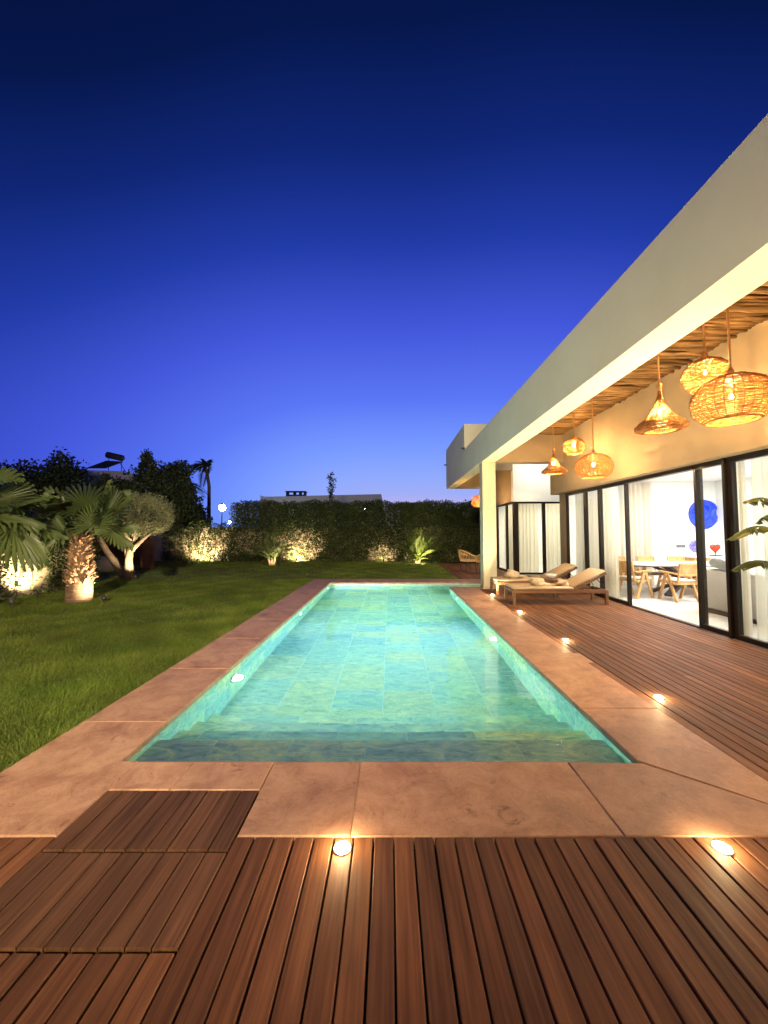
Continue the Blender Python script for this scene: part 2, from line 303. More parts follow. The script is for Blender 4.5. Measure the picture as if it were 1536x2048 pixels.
emitmat('deck_lens', (1, .74, .36), 45)
emitmat('pool_lens', (.85, 1, .97), 14)
emitmat('spot_lens', (1, .86, .62), 12)
emitmat('street_lens', (.62, .82, 1), 150)
simple('steel', (.5, .48, .45), .3, metal=1)
simple('black_metal', (.03, .03, .03), .45)
simple('mattress', (.50, .39, .26), .85, (.45, .34, .22), 30, 3, .3, 150)
simple('towel', (.66, .52, .36), .95, (.52, .38, .24), 9, 3, .6, 60)
simple('rattan', (.66, .44, .20), .6, (.52, .32, .13), 12)
simple('soil', (.06, .045, .025), .95, (.04, .035, .015), 3, 6, .4, 20)
simple('thatch', (.085, .095, .026), .95, (.055, .062, .018), 6, 6, .5, 40)
simple('garden_wall', (.50, .41, .29), .9, (.34, .27, .18), 1.6, 8, .7, 9)
simple('rust_steel', (.10, .040, .016), .8, (.15, .062, .025), 2.5, 7, .2, 20)
simple('pale_stone', (.55, .45, .32), .85, (.45, .36, .25), 4, 5, .3, 20)
leafmat('grass_blade', (.108, .170, .020), (.178, .225, .040), 1.1, .38)
leafmat('palm_leaf', (.058, .088, .026), (.092, .118, .040), 2, .25, .45, False)
leafmat('olive_leaf', (.16, .175, .088), (.21, .22, .115), 3, .2)
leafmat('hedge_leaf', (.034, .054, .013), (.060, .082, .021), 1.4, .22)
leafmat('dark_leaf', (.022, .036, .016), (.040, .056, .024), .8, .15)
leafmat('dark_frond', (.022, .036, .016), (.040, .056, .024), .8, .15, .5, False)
leafmat('lush_leaf', (.09, .14, .02), (.13, .18, .035), 3, .3, .5, False)
leafmat('banana_leaf', (.048, .085, .016), (.10, .095, .024), 3.5, .3, .4, False)
simple('palm_trunk', (.20, .125, .075), .9, (.10, .06, .038), 7, 7, .9, 22, stretch=(1, 1, 4), contrast=(.4, .6))
simple('leaf_base', (.34, .20, .11), .85, (.20, .11, .06), 14, 4)
simple('bark', (.17, .125, .085), .9, (.09, .065, .045), 7, 7, .8, 22, stretch=(1, 1, .4))
simple('blue_paper', (.02, .055, .62), .5, (.03, .09, .75), 3)
simple('violet_paint', (.10, .08, .42), .5, (.3, .3, .6), 12)
simple('red_gloss', (.75, .03, .012), .2)
simple('grey_fabric', (.52, .50, .46), .95, (.46, .44, .40), 60)
simple('pillow_fabric', (.55, .60, .64), .95, (.40, .46, .52), 6)
simple('table_stone', (.62, .60, .58), .25, (.52, .50, .49), 3, 6)
simple('table_dark', (.05, .04, .038), .5)
simple('far_plaster', (.80, .76, .70), .9, (.72, .68, .62), .5)
simple('far_dark', (.05, .05, .06), .8)
simple('plate_grey', (.16, .17, .16), .5)

# ================================================================== lamps
def spot(name, loc, to, watts, c, cone, blend=.6, radius=.03, parent=None):
    d = bpy.data.lights.new(name, 'SPOT'); d.energy = watts; d.color = c; d.spot_size = R(cone); d.spot_blend = blend; d.shadow_soft_size = radius
    o = bpy.data.objects.new(name, d); col.objects.link(o); o.location = loc
    o.rotation_euler = (Vector(to) - Vector(loc)).to_track_quat('-Z', 'Y').to_euler()
    if parent is not None: o.parent = parent; o.location = Vector(loc) - parent.location
    return o
def area(name, loc, sx, sy, watts, c, parent=None):
    d = bpy.data.lights.new(name, 'AREA'); d.shape = 'RECTANGLE'; d.size = sx; d.size_y = sy; d.energy = watts; d.color = c
    o = bpy.data.objects.new(name, d); col.objects.link(o); o.location = loc
    if parent is not None: o.parent = parent
    return o

# ================================================================== ground, deck, coping, pool
XL, XR, YN, YF = -1.79, 1.64, 2.60, 11.53          # pool opening
WZ = -.055; FZ = -.92                              # water level, pool floor
gm = MB()
g0, g1, h0, h1 = -1500, 1500, -2.05, 3.2
for (x0, y0, x1, y1) in ((g0, -300, h0, 3000), (h1, -300, g1, 3000), (h0, -300, h1, 2.4), (h0, 11.9, h1, 3000)):
    gm.add([(x0, y0, -.075), (x1, y0, -.075), (x1, y1, -.075), (x0, y1, -.075)], [(0, 1, 2, 3)])
tag(gm.build('ground', M['soil']), kind='structure')

def plank_mesh(name, L, w=.0893, t=.028, m='deck_wood'):
    b = MB(); c = .0035; h = w / 2
    prof = [(-h, -t), (-h, -c), (-h + c, 0), (h - c, 0), (h, -c), (h, -t)]
    vs_ = [(x, 0, z) for x, z in prof] + [(x, L, z) for x, z in prof]
    b.add(vs_, [tuple(range(6)), tuple(range(11, 5, -1))] + [(i + 6, (i + 1) % 6 + 6, (i + 1) % 6, i) for i in range(6)])
    return b.mesh(name, M[m])
pm_cache = {}
def plank(parent, x, y0, y1, m='deck_wood', z=0.0, w=.0893):
    k = (round(y1 - y0, 2), m, w)
    if k not in pm_cache: pm_cache[k] = plank_mesh('plank', k[0], w, .028, m)
    o = bpy.data.objects.new('plank', pm_cache[k]); link(o, parent); o.location = (x, y0, z + random.uniform(-.0012, .0012)); o.rotation_euler = (0, random.uniform(-.006, .006), random.uniform(-.0006, .0006)); return o
deck = structure('deck'); PITCH = .0978
HX1 = -.763; HX0 = HX1 - 9 * PITCH          # hatch edges fall on plank joints
x = HX1 + PITCH / 2 - PITCH * 30; i = 0
def run(x, a, b, off):
    y = a; first = True
    while y < b - .05:
        L = (off if first else 2.9); first = False
        e = min(y + L, b)
        if b - e < .4: e = b
        plank(deck, x, y + (.0 if y == a else .002), e - .002); y = e
while x < 4.82:
    off = [1.2, 2.4, .7, 1.9, 2.8, 1.5][i % 6] + .1 * ((i * 7) % 5)
    if x < 2.30:
        if HX0 < x < HX1: run(x, -1.0, 1.454, 3)
        else: run(x, -1.0, 1.974, 3.2)
    elif x < 2.86:
        run(x, -1.0, 10.2, off); run(x, 12.42, 18.6, off)
    elif x < 4.33: run(x, -1.0, 18.6, off)
    else: run(x, -1.0, 13.4, off)
    x += PITCH; i += 1
# battens under the deck keep the joints dark
bt = MB()
for y in np.arange(-.8, 18.5, .45): bt.box(2.33 if y > 1.9 else -3.6, y, -.072, 4.8 if y < 13.3 else 4.3, y + .05, -.0285) if not (10.2 < y < 12.4) else None
bt.build('batten', M['dark_frame'], deck)

def hatch(y0, y1, label):
    t = thing('deck_hatch', label, 'hatch', (0, 0, 0), 0, 'wooden hatches let into the deck')
    n = 9; w = PITCH
    for k in range(n): plank(t, HX0 + w * (k + .5), y0 + .004, y1 - .004, 'hatch_wood', .002, w - .005)
    f = MB(); f.box(HX0 + .004, y0 + .02, -.07, HX1 - .004, y0 + .07, -.027).box(HX0 + .004, y1 - .07, -.07, HX1 - .004, y1 - .02, -.027); f.build('frame', M['dark_frame'], t)
hatch(1.895, 2.312, 'dark slatted wooden hatch cut into the stone coping by the pool corner')
hatch(1.464, 1.884, 'dark slatted wooden hatch nearest the camera, with a pale scratch')

cop = structure('pool_coping')
def slab(poly): return MB().prism(poly, -.045, 0 + random.uniform(-.0012, .0012), .006).build('slab', M['coping_stone'], cop)
G = .0016
def rect(x0, y0, x1, y1): slab([(x0 + G, y0 + G), (x1 - G, y0 + G), (x1 - G, y1 - G), (x0 + G, y1 - G)])
slab([(-2.44 + G, 1.98 + G), (HX0 - .004, 1.98 + G), (HX0 - .004, 2.598), (-1.77 - G, 2.604), (-1.77 - G, 3.13 - G), (-2.44 + G, 3.13 - G)])
for a, b_ in ((3.13, 4.32), (4.32, 5.52), (5.52, 6.72), (6.72, 7.92), (7.92, 9.12), (9.12, 10.32), (10.32, 11.52)): rect(-2.44, a, -1.77, b_)
rect(HX0 - .003, 2.322, -1.285, YN); rect(-1.285, 2.322, -.758, YN)
rect(-.758, 1.98, -.195, YN); rect(-.195, 1.98, 1.16, YN)
slab([(1.16 + G, 1.98 + G), (2.345, 1.98 + G), (1.64, 2.585), (1.16 + G, 2.597)])
slab([(1.625, 2.61), (2.347, 1.99), (2.347, 3.36 - G), (1.625, 3.36 - G)])
for a, b_ in ((3.36, 4.86), (4.86, 6.30), (6.30, 7.74), (7.74, 9.18), (9.18, 10.62)): rect(1.622, a, 2.35, b_)
for a, b_ in ((-2.44, -1.2), (-1.2, 0), (0, 1.2), (1.2, 2.4), (2.4, 2.85)): rect(a, 11.52, b_, 12.40)
rect(2.35, 10.21, 2.85, 10.62)
# soft bed below the slabs so that the joints are not bottomless
MB().box(-2.42, 1.99, -.07, -1.86, 12.38, -.006).box(1.70, 1.99, -.07, 2.33, 10.58, -.006).box(-1.66, 2.33, -.07, -.77, 2.52, -.006).box(-.75, 1.99, -.07, 1.69, 2.52, -.006).box(-1.85, 11.60, -.07, 2.84, 12.38, -.006).build('bedding', M['mortar'], cop)

pool = structure('swimming_pool')
sh = MB()
sh.box(-2.0, 2.45, -1.05, 2.95, 11.7, -.9215)                             # floor slab
sh.box(-2.0, 2.45, -.9205, -1.7915, 11.7, -.049).box(-1.793, 2.45, -.9205, 2.95, 2.578, -.049).box(1.6415, 2.579, -.9205, 1.95, 10.60, -.049).box(-1.793, 11.5315, -.9205, 2.95, 11.7, -.049).box(2.86, 10.60, -.9205, 2.95, 11.533, -.049).box(1.951, 10.40, -.9205, 2.859, 10.60, -.049)
sh.build('shell', M['grout'], pool)
def tile(parent, c, d, name):
    k = ('tile', name, tuple(round(v, 3) for v in d))
    if k not in pm_cache: pm_cache[k] = MB().cbox((0, 0, 0), d, None, .0012).mesh(name, M['brightened_slate' if name in ('tread_tile', 'riser_tile') else 'slate_tile'])
    o = bpy.data.objects.new(name, pm_cache[k]); link(o, parent); o.location = c; o.cycles.is_caustics_receiver = True; return o
TW = (XR - XL) / 6
ys = 3.97
for cx_ in range(6):
    y = ys - [0, .22, .1, .3, .05, .26][cx_]
    while y < YF:
        L = random.choice([.42, .42, .6, .3]); e = min(y + L, YF)
        a = max(y, ys)
        if e - a > .06: tile(pool, (XL + TW * (cx_ + .5), (a + e) / 2, FZ - .011), (TW - .009, e - a - .009, .022), 'floor_tile')
        y = e
for k in range(2):
    tile(pool, (2.25, 11.05, FZ - .012), (1.18, .9, .02), 'floor_tile') if k == 0 else None
HZ = (-.062 - FZ) / 2
for row in range(2):
    zc = FZ + HZ * (row + .5)
    y = YN - .3 * row
    while y < YF:
        e = min(y + .6, YF); a = max(y, YN)
        if e - a > .05:
            tile(pool, (XL - .010, (a + e) / 2, zc), (.020, e - a - .008, HZ - .008), 'wall_tile')
            ee = min(e, 10.60)
            if ee - a > .05: tile(pool, (XR + .010, (a + ee) / 2, zc), (.020, ee - a - .008, HZ - .008), 'wall_tile')
        y = e
    x = XL - .25 * row
    while x < 2.85:
        e = min(x + .6, 2.85); a = max(x, XL)
        if e - a > .05: tile(pool, ((a + e) / 2, YF + .010, zc), (e - a - .008, .020, HZ - .008), 'wall_tile')
        x = e
    x = 1.69
    tile(pool, (2.27, 10.608, zc), (1.16, .016, HZ - .008), 'wall_tile')
    tile(pool, (2.851, 11.07, zc), (.016, .88, HZ - .008), 'wall_tile')
# flight of four steps down from the near end
for k, (z, yb) in enumerate(((-.165, 3.06), (-.36, 3.36), (-.55, 3.67), (-.74, 3.968))):
    ya = YN if k == 0 else (3.06, 3.36, 3.67)[k - 1] - .0
    s = MB().box(XL, ya + (.0 if k == 0 else .001), FZ - .025, XR, yb - .0046, z - .0016).build('step', M['grout'], pool)
    x = XL - [.1, .35, 0, .25][k]
    while x < XR - .02:
        e = min(x + .57, XR); a = max(x, XL)
        if e - a > .03:
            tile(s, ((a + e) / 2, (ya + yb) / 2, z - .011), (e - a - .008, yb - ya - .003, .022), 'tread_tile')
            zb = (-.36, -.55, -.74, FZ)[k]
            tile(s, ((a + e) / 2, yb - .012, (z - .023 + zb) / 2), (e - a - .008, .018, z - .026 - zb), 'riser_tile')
        x = e
MB().lathe([(.045, 0), (.045, .008), (.03, .014)], 16, (-.06, 6.35, FZ + .002)).build('floor_inlet', M['white_paint'], pool)
wpoly = [(XL - .01, YN - .012), (XR + .01, YN - .012), (XR + .01, 10.608), (2.852, 10.608), (2.852, YF + .01), (XL - .01, YF + .01)]
wat = tag(MB().prism(wpoly, -1.0, WZ).build('pool_water', M['water']), kind='structure'); wat.cycles.is_caustics_caster = True

def pool_light(y, side, label):
    x = XL if side < 0 else XR; d = 1 if side < 0 else -1
    t = thing('pool_light', label, 'pool light', (x, y, -.38), 0, 'underwater lights set in the pool walls')
    b = MB(); ring = MB()
    n = 20
    vs_ = [(d * .010, .075 * math.cos(2 * PI * k / n), .075 * math.sin(2 * PI * k / n)) for k in range(n)]
    b.add(vs_, [tuple(range(n)) if d > 0 else tuple(range(n))[::-1]]).build('lens', M['pool_lens'], t)
    ring.tube([(d * .006, .088 * math.cos(2 * PI * k / n), .088 * math.sin(2 * PI * k / n)) for k in range(n)], .012, 6, True).build('rim', M['steel'], t, True)
    spot('pool_lamp', (x + d * .04, y, -.38), (x + d * 2, y, -.48), POOL, (.80, 1, .93), 165, .5, .06, t)
pool_light(4.5, -1, 'bright underwater light in the left pool wall nearest the steps')
pool_light(7.74, -1, 'underwater light midway along the left pool wall')
pool_light(11.05, -1, 'underwater light at the far end of the left pool wall')
pool_light(6.02, 1, 'underwater light midway along the right pool wall')
pool_light(9.44, 1, 'underwater light near the far end of the right pool wall')

def deck_light(x, y, label):
    t = thing('deck_light', label, 'deck light', (x, y, 0), 0, 'recessed uplights in the deck')
    MB().lathe([(.0435, -.02), (.0435, .003), (.042, .005), (.039, .005), (.038, .003)], 24).build('rim', M['steel'], t, True)
    MB().lathe([(.0375, -.02), (.0375, .0075), (.030, .012), (.016, .0155), (.004, .0165)], 24).build('lens', M['deck_lens'], t, True)
    spot('uplight', (x, y, .03), (x, y, 3), UPLIGHT, UPCOL, 150, .9, .035, t)
    pd = bpy.data.lights.new('added_halo', 'POINT'); pd.energy = 5.5; pd.color = (1, .70, .34); pd.shadow_soft_size = .02      # point light added above the lens for a halo on the deck
    po = bpy.data.objects.new('added_halo', pd); link(po, t); po.location = (0, 0, .045)
deck_light(-.226, 1.905, 'glowing recessed light in the front deck, below the middle of the pool')
deck_light(1.576, 1.905, 'glowing recessed light in the front deck at the right, below the pool corner')
deck_light(2.440, 3.572, 'recessed light beside the right coping, nearest the camera')
deck_light(2.440, 5.433, 'recessed light beside the right coping, second from the camera')
deck_light(2.440, 7.307, 'recessed light beside the right coping, in front of the near sun lounger')
deck_light(2.440, 9.258, 'recessed light beside the right coping, between lounger and column')

# ================================================================== lawn
lawn = MB()
LX = -2.45
lawn.add([(-14, -1, -.035), (LX, -1, -.035), (LX, 12.42, -.035), (-14, 12.42, -.035)], [(0, 1, 2, 3)])
lawn.add([(-14, 12.42, -.035), (2.40, 12.42, -.035), (2.40, 20.6, -.035), (-14, 20.6, -.035)], [(0, 1, 2, 3)])
tag(lawn.build('lawn', M['thatch']), kind='structure')
def grass(n, x0, x1, y0, y1, hmin, hmax, w):
    X = rng.uniform(x0, x1, n); Y = rng.uniform(y0, y1, n)
    return X, Y
def blades():
    Ps = []; Hs = []; Ws = []
    for (n, x0, x1, y0, y1, h, w) in ((150000, -5.2, LX - .012, 2.2, 6.5, .040, .007), (140000, -9, LX - .012, 6.5, 12.4, .036, .010), (30000, -9, -5.2, 4.2, 6.5, .055, .008),
                                      (60000, -14, LX, 12.4, 20.4, .036, .014), (60000, LX, 2.39, 12.44, 20.2, .036, .013), (9000, LX - .05, LX + .012, 2.3, 12.4, .05, .008), (26000, LX - .75, LX, 2.3, 7.5, .055, .008), (12000, LX - .6, LX, 7.5, 12.4, .06, .011)):
        P = np.stack([rng.uniform(x0, x1, n), rng.uniform(y0, y1, n), np.full(n, -.036)], 1)
        Ps.append(P); Hs.append(h * rng.uniform(.55, 1.25, n)); Ws.append(np.full(n, w))
    P = np.concatenate(Ps); H = np.concatenate(Hs); W = np.concatenate(Ws)
    # tufts: height and lean vary slowly over the lawn
    f = np.sin(P[:, 0] * 5.1 + 1.3 * np.sin(P[:, 1] * 2.3)) * np.sin(P[:, 1] * 4.3 + 1.7 * np.sin(P[:, 0] * 1.9))
    f2 = np.sin(P[:, 0] * 1.3 + P[:, 1] * .7) * np.sin(P[:, 1] * .9 - P[:, 0] * .5)
    H *= 1 + .28 * f
    a = rng.uniform(0, 2 * PI, len(P)) ; lean = rng.uniform(.3, 1.3, len(P)) * H
    D = np.stack([np.cos(a) * lean + .25 * H * f, np.sin(a) * lean + .2 * H * f2, H], 1)
    s = rng.uniform(0, 2 * PI, len(P)); S = np.stack([np.cos(s), np.sin(s), np.zeros(len(P))], 1) * (W * .5)[:, None]
    V = np.stack([P - S, P + S, P + D], 1).reshape(-1, 3)
    tone = np.clip(.45 + .25 * f + .15 * f2 + rng.normal(0, .30, len(P)), 0, 1)
    o = np_mesh('grass', V, 3, M['grass_blade'], None, tone)
    tag(o, 'short mown green grass of the lawn', 'grass', kind='stuff')
blades()

# ================================================================== villa
villa = thing('villa', 'cream single-storey villa with deep fascia, log ceiling and glass sliding doors', 'house')
CE = 4.19
f = MB()
prof = [(-4, 3.38), (16.7, 3.38), (16.7, 5.08), (12.6, 5.08), (12.6, 4.22), (-4, 4.22)]
for xx in (2.46, 2.83): f.v += [(xx, y, z) for y, z in prof]
f.f += [tuple(range(6))[::-1], tuple(range(6, 12))] + [(i, (i + 1) % 6, 6 + (i + 1) % 6, 6 + i) for i in range(6)]
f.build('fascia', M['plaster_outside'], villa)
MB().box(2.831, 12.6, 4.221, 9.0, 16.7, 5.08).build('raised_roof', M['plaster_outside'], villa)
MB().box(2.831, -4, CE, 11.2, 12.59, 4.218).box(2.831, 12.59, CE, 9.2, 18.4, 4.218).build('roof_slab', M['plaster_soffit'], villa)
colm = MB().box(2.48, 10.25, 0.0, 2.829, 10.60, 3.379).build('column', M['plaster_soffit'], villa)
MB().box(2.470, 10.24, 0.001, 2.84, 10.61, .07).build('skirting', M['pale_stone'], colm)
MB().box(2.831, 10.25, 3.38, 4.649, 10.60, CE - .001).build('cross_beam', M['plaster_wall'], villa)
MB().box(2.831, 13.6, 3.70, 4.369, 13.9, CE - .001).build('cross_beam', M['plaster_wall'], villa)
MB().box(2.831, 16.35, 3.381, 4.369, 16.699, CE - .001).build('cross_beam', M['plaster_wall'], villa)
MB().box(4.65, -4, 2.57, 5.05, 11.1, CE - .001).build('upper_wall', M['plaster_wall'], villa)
MB().box(4.70, -4, -.06, 5.05, 2.6, 2.569).build('end_wall', M['plaster_wall'], villa)
# timber drain spouts on the far end of the fascia
for y, z in ((16.62, 4.42), (12.55, 4.26)): MB().tube([(2.46, y, z), (2.36, y, z - .01)], .03, 8).build('rain_spout', M['far_dark'], villa)
# room shells
rm = MB()
MB().box(4.86, 2.6, -.06, 11.0, 10.95, .004).build('room_floor', M['room_floor'], villa)
MB().box(4.95, 10.951, -.06, 11.15, 11.1, CE - .001).build('back_wall', M['white_paint'], villa)
MB().box(11.0, 2.6, -.06, 11.15, 10.95, CE - .001).build('side_wall', M['white_paint'], villa)
MB().box(5.051, 2.45, -.06, 11.15, 2.6, CE - .001).build('partition_wall', M['white_paint'], villa)
MB().box(5.051, 2.601, 2.95, 10.999, 10.95, 3.0).build('room_ceiling', M['white_paint'], villa)
MB().box(9.3, 10.2, .004, 10.999, 10.95, 2.949).build('chimney_breast', M['white_paint'], villa)
MB().box(4.89, 11.1, -.06, 9.0, 13.6, -.012).build('patio_slab', M['pale_stone'], villa)
MB().box(4.37, 13.6, 2.58, 9.0, 13.8, CE - .001).build('front_wall', M['white_paint'], villa)
MB().box(4.37, 13.801, 2.58, 4.57, 18.2, CE - .001).build('side_wall', M['plaster_wall'], villa)
MB().box(6.4, 13.6, -.06, 9.0, 13.8, 2.579).build('front_wall', M['white_paint'], villa)
MB().box(9.0, 11.1, -.06, 9.15, 18.2, CE - .001).build('side_wall', M['white_paint'], villa)
MB().box(4.37, 18.2, -.06, 9.15, 18.35, CE - .001).build('back_wall', M['white_paint'], villa)
MB().box(4.40, 13.65, -.06, 9.0, 18.2, .003).build('room_floor', M['room_floor'], villa)
MB().box(4.571, 13.801, 2.9, 8.999, 18.199, 2.95).build('room_ceiling', M['white_paint'], villa)

# ceiling of peeled poles, laid side by side under the slab
ceil = MB().box(2.832, -3.9, 4.172, 4.648, 10.245, 4.188).build('log_ceiling', M['dark_frame'], villa)  # near-black backing puts the shade of the gaps between poles into colour
pv = []
for k in range(9):
    b = MB(); n = 12; ph = random.uniform(0, 6); r0 = random.uniform(.016, .027)
    b.tube([(1.816 * i / (n - 1), 0.016 * math.sin(ph + i * .9) + .008 * math.sin(i * 2.1 + ph * 3), .006 * math.sin(ph * 2 + i * 1.3)) for i in range(n)],
           [r0 * (1 + .16 * math.sin(ph + i * 1.9) + .12 * (i / n - .5)) for i in range(n)], 8)
    pv.append(b.mesh('pole', M['pole_wood'], True))
y = 1.9; k = 0
while y < 10.22:
    o = bpy.data.objects.new('pole', random.choice(pv)); link(o, ceil)
    o.location = (2.832, y, 4.146 + random.uniform(-.016, .010)); o.rotation_euler = (random.uniform(0, 6), 0, random.uniform(-.008, .008)); y += random.uniform(.046, .064)
b = MB()
for y in np.arange(-3.8, 1.88, .05): b.tube([(2.833, y, 4.148), (4.647, y + random.uniform(-.01, .01), 4.148)], .022, 6)
tag(b.build('hidden_pole', M['pole_wood'], ceil), kind='stuff')

# sliding windows
FX = 4.89
def window(axis, p, a, b_, z1, name, curtain=True, fw=.06, pane=True, thick=.07, low=.07):
    """frame + pane in the plane X=p (axis 'x') or Y=p (axis 'y') from a to b_"""
    w = bpy.data.objects.new(name, None); link(w, villa)
    def bx(u0, u1, z0, zz, d0, d1, nm, mt, par):
        q = MB().box(p + d0, u0, z0, p + d1, u1, zz) if axis == 'x' else MB().box(u0, p + d0, z0, u1, p + d1, zz)
        return q.build(nm, M[mt], par)
    h = thick / 2
    bx(a, a + fw, 0.0, z1, -h, h, 'stile', 'dark_frame', w); bx(b_ - fw, b_, 0.0, z1, -h, h, 'stile', 'dark_frame', w)
    bx(a + fw, b_ - fw, z1 - .06, z1, -h + .002, h - .002, 'top_rail', 'dark_frame', w)
    if pane:
        bx(a + fw, b_ - fw, 0.0, low, -h + .002, h - .002, 'bottom_rail', 'dark_frame', w)
        bx(a + fw, b_ - fw, low, z1 - .06, -.004, .004, 'pane', 'window_glass', w)
    return w
for a, b_, fw in ((9.585, 10.60, .045), (8.93, 9.575, .04), (7.90, 8.92, .045), (5.55, 6.12, .045), (2.62, 5.50, .07)):
    window('x', FX if a not in (7.90, 5.55) else FX + .0, a, b_, 2.55, 'sliding_window', fw=fw)
MB().box(FX - .05, 2.61, 2.551, FX + .06, 10.62, 2.5695).build('head_track', M['dark_frame'], villa)
MB().box(FX - .05, 6.125, 2.50, FX + .05, 7.895, 2.55).build('head_track', M['dark_frame'], villa)
MB().box(FX - .045, 6.125, .0045, FX + .045, 7.895, .014).build('floor_track', M['dark_frame'], villa)
MB().box(FX - .075, 5.503, 0, FX + .08, 5.547, 2.5695).build('door_post', M['dark_frame'], villa)
MB().box(FX + .06, 6.10, .014, FX + .1, 6.16, 2.5).build('door_post', M['track_metal'], villa)
MB().box(FX - .05, 10.601, 0, FX + .055, 10.95, 2.5695).build('end_wall', M['plaster_wall'], villa)
for a, b_ in ((4.52, 5.47), (5.48, 6.4)): window('y', 13.70, a, b_, 2.575, 'sliding_window', fw=.05)
for a, b_ in ((13.79, 14.62), (14.63, 15.9), (15.91, 18.1)): window('x', 4.45, a, b_, 2.575, 'sliding_window', fw=.06)
MB().box(4.41, 13.66, 0, 4.515, 13.785, 2.5795).build('corner_post', M['dark_frame'], villa)
# rooms' ceiling lighting
area('room_lamp', (7.2, 8.2, 2.93), 2.6, 2.6, ROOM, (1, .93, .84)); area('room_lamp', (8.2, 4.8, 2.93), 2.4, 2.4, ROOM * .8, (1, .93, .84))
area('room_lamp', (6.4, 15.8, 2.88), 2.4, 2.4, ROOM2, (1, .88, .68))

# curtains: each a hanging pleated sheet
def curtain(axis, p, a, b_, z0, z1, name, label, mt, pleat=.11, amp=.035, gather=0.0, parent=None):
    n = int(abs(b_ - a) / pleat * 8); nz = 14; V = []; F = []
    ph = random.uniform(0, 6)
    for j in range(nz + 1):
        t = j / nz; z = z1 + (z0 - z1) * t
        for i in range(n + 1):
            s = i / n; u = a + (b_ - a) * s
            wv = math.sin(2 * PI * (s * abs(b_ - a) / pleat) + ph + .8 * math.sin(s * 7 + ph) + .35 * t * math.sin(s * 19 + ph)); A = amp * (.55 + .6 * t) * (1 + .35 * math.sin(s * 11 + ph))
            u += gather * t * (a - u) * (1 - .3 * math.sin(t * 3)) + .012 * t * math.sin(s * 23 + ph)
            q = p + A * wv + .02 * t * math.sin(s * 5 + ph * 2)
            V.append((q, u, z) if axis == 'x' else (u, q, z))
    for j in range(nz):
        for i in range(n): F.append((j * (n + 1) + i, j * (n + 1) + i + 1, (j + 1) * (n + 1) + i + 1, (j + 1) * (n + 1) + i))
    o = MB().add(V, F).build(name, M[mt], None, True)
    return tag(o, label, 'curtain', 'curtains behind the glass')
curtain('x', 5.12, 9.62, 10.55, .02, 2.9, 'curtain', 'cream pleated curtain in the far end of the glass wall, behind the loungers', 'curtain', .15, .05)
curtain('x', 5.12, 8.62, 9.55, .02, 2.9, 'curtain', 'white pleated curtain just left of the thin door frame behind the near lounger head', 'curtain', .15, .05)
curtain('y', 10.84, 6.55, 7.42, .02, 2.9, 'curtain', 'cream curtain on the far wall behind the dining chairs, left of the open doorway', 'curtain', .13, .05)
curtain('x', 5.14, 5.52, 5.86, .02, 2.9, 'curtain', 'narrow gathered cream curtain right of the open doorway, beside the sofa', 'curtain', .09, .045)
curtain('x', 5.12, 3.0, 5.42, .02, 2.9, 'curtain', 'wide sheer white curtain at the right edge, behind the big-leaved plant', 'sheer_curtain', .17, .06)
curtain('y', 13.95, 4.60, 5.35, .02, 2.85, 'curtain', 'greyish white curtain in the corner window behind the loungers, left half', 'curtain', .14, .045)
curtain('y', 13.97, 5.62, 6.38, .02, 2.85, 'curtain', 'yellowish white curtain in the corner window behind the loungers, right half', 'curtain', .14, .045)
curtain('x', 4.72, 14.75, 15.75, .02, 2.85, 'curtain', 'warm cream curtain seen at a slant just right of the column', 'curtain', .14, .045)

# hidden-behind-the-beam ceiling spots that wash the white wall
def downlight(x, y, z, to, w, label):
    t = thing('ceiling_spotlight', label, 'spotlight', (x, y, z), 0, 'ceiling spotlights behind the cross beam')
    MB().lathe([(.06, .03), (.06, 0), (.05, -.004)], 20).build('rim', M['white_paint'], t)
    MB().lathe([(.045, 0), (.045, -.006), (.02, -.008)], 20).build('lens', M['spot_lens'], t)
    spot('spot_lamp', (x, y, z - .03), to, w, (1, .93, .80), 120, .8, .04, t)
downlight(5.3, 12.2, CE - .032, (5.3, 13.9, 3.0), 190, 'small ceiling spotlight over the patio behind the cross beam')

# ================================================================== wicker lanterns
def woven(prof, R_, ribs, rings_n, tr):
    """rings wound round ribs on a turned profile; prof(t) -> (r, z), t 0 top to 1 bottom"""
    b = MB(); seg = 64
    for k in range(rings_n):
        t = (k + .5) / rings_n; r, z = prof(t); ph = random.uniform(0, 6)
        nseg = max(16, int(seg * max(r / R_, .3)))
        b.tube([((r + tr * .8 * math.sin(ribs / 2 * a + PI * k)) * math.cos(a), (r + tr * .8 * math.sin(ribs / 2 * a + PI * k)) * math.sin(a), z + tr * .55 * math.sin(3 * a + ph) + tr * .3 * math.sin(7 * a + 2 * ph)) for a in [2 * PI * i / nseg for i in range(nseg)]], tr * random.uniform(.8, 1.1), 5, True)
    return b
def ribs_mesh(prof, ribs, tr):
    b = MB()
    for k in range(ribs):
        a = 2 * PI * k / ribs
        pts = [prof(i / 14) for i in range(15)]
        b.tube([(r * math.cos(a), r * math.sin(a), z) for r, z in pts], tr * .75, 4)
    return b
def round_prof(R_, H):
    def p(t):
        a = R(12) + (R(143) - R(12)) * t; return (R_ * math.sin(a) ** .86, H / 2 * math.cos(a) * 1.08)
    return p
def bell_prof(R_, H):
    pts = [(.05, 1), (.07, .9), (.12, .78), (.22, .62), (.38, .45), (.60, .30), (.86, .18), (1.0, .10), (.97, .05), (.80, .015), (.62, 0)]
    def p(t):
        x = t * (len(pts) - 1); i = min(int(x), len(pts) - 2); q = x - i
        return (R_ * (pts[i][0] * (1 - q) + pts[i + 1][0] * q), H * (pts[i][1] * (1 - q) + pts[i + 1][1] * q - .35))
    return p
LAN = {}
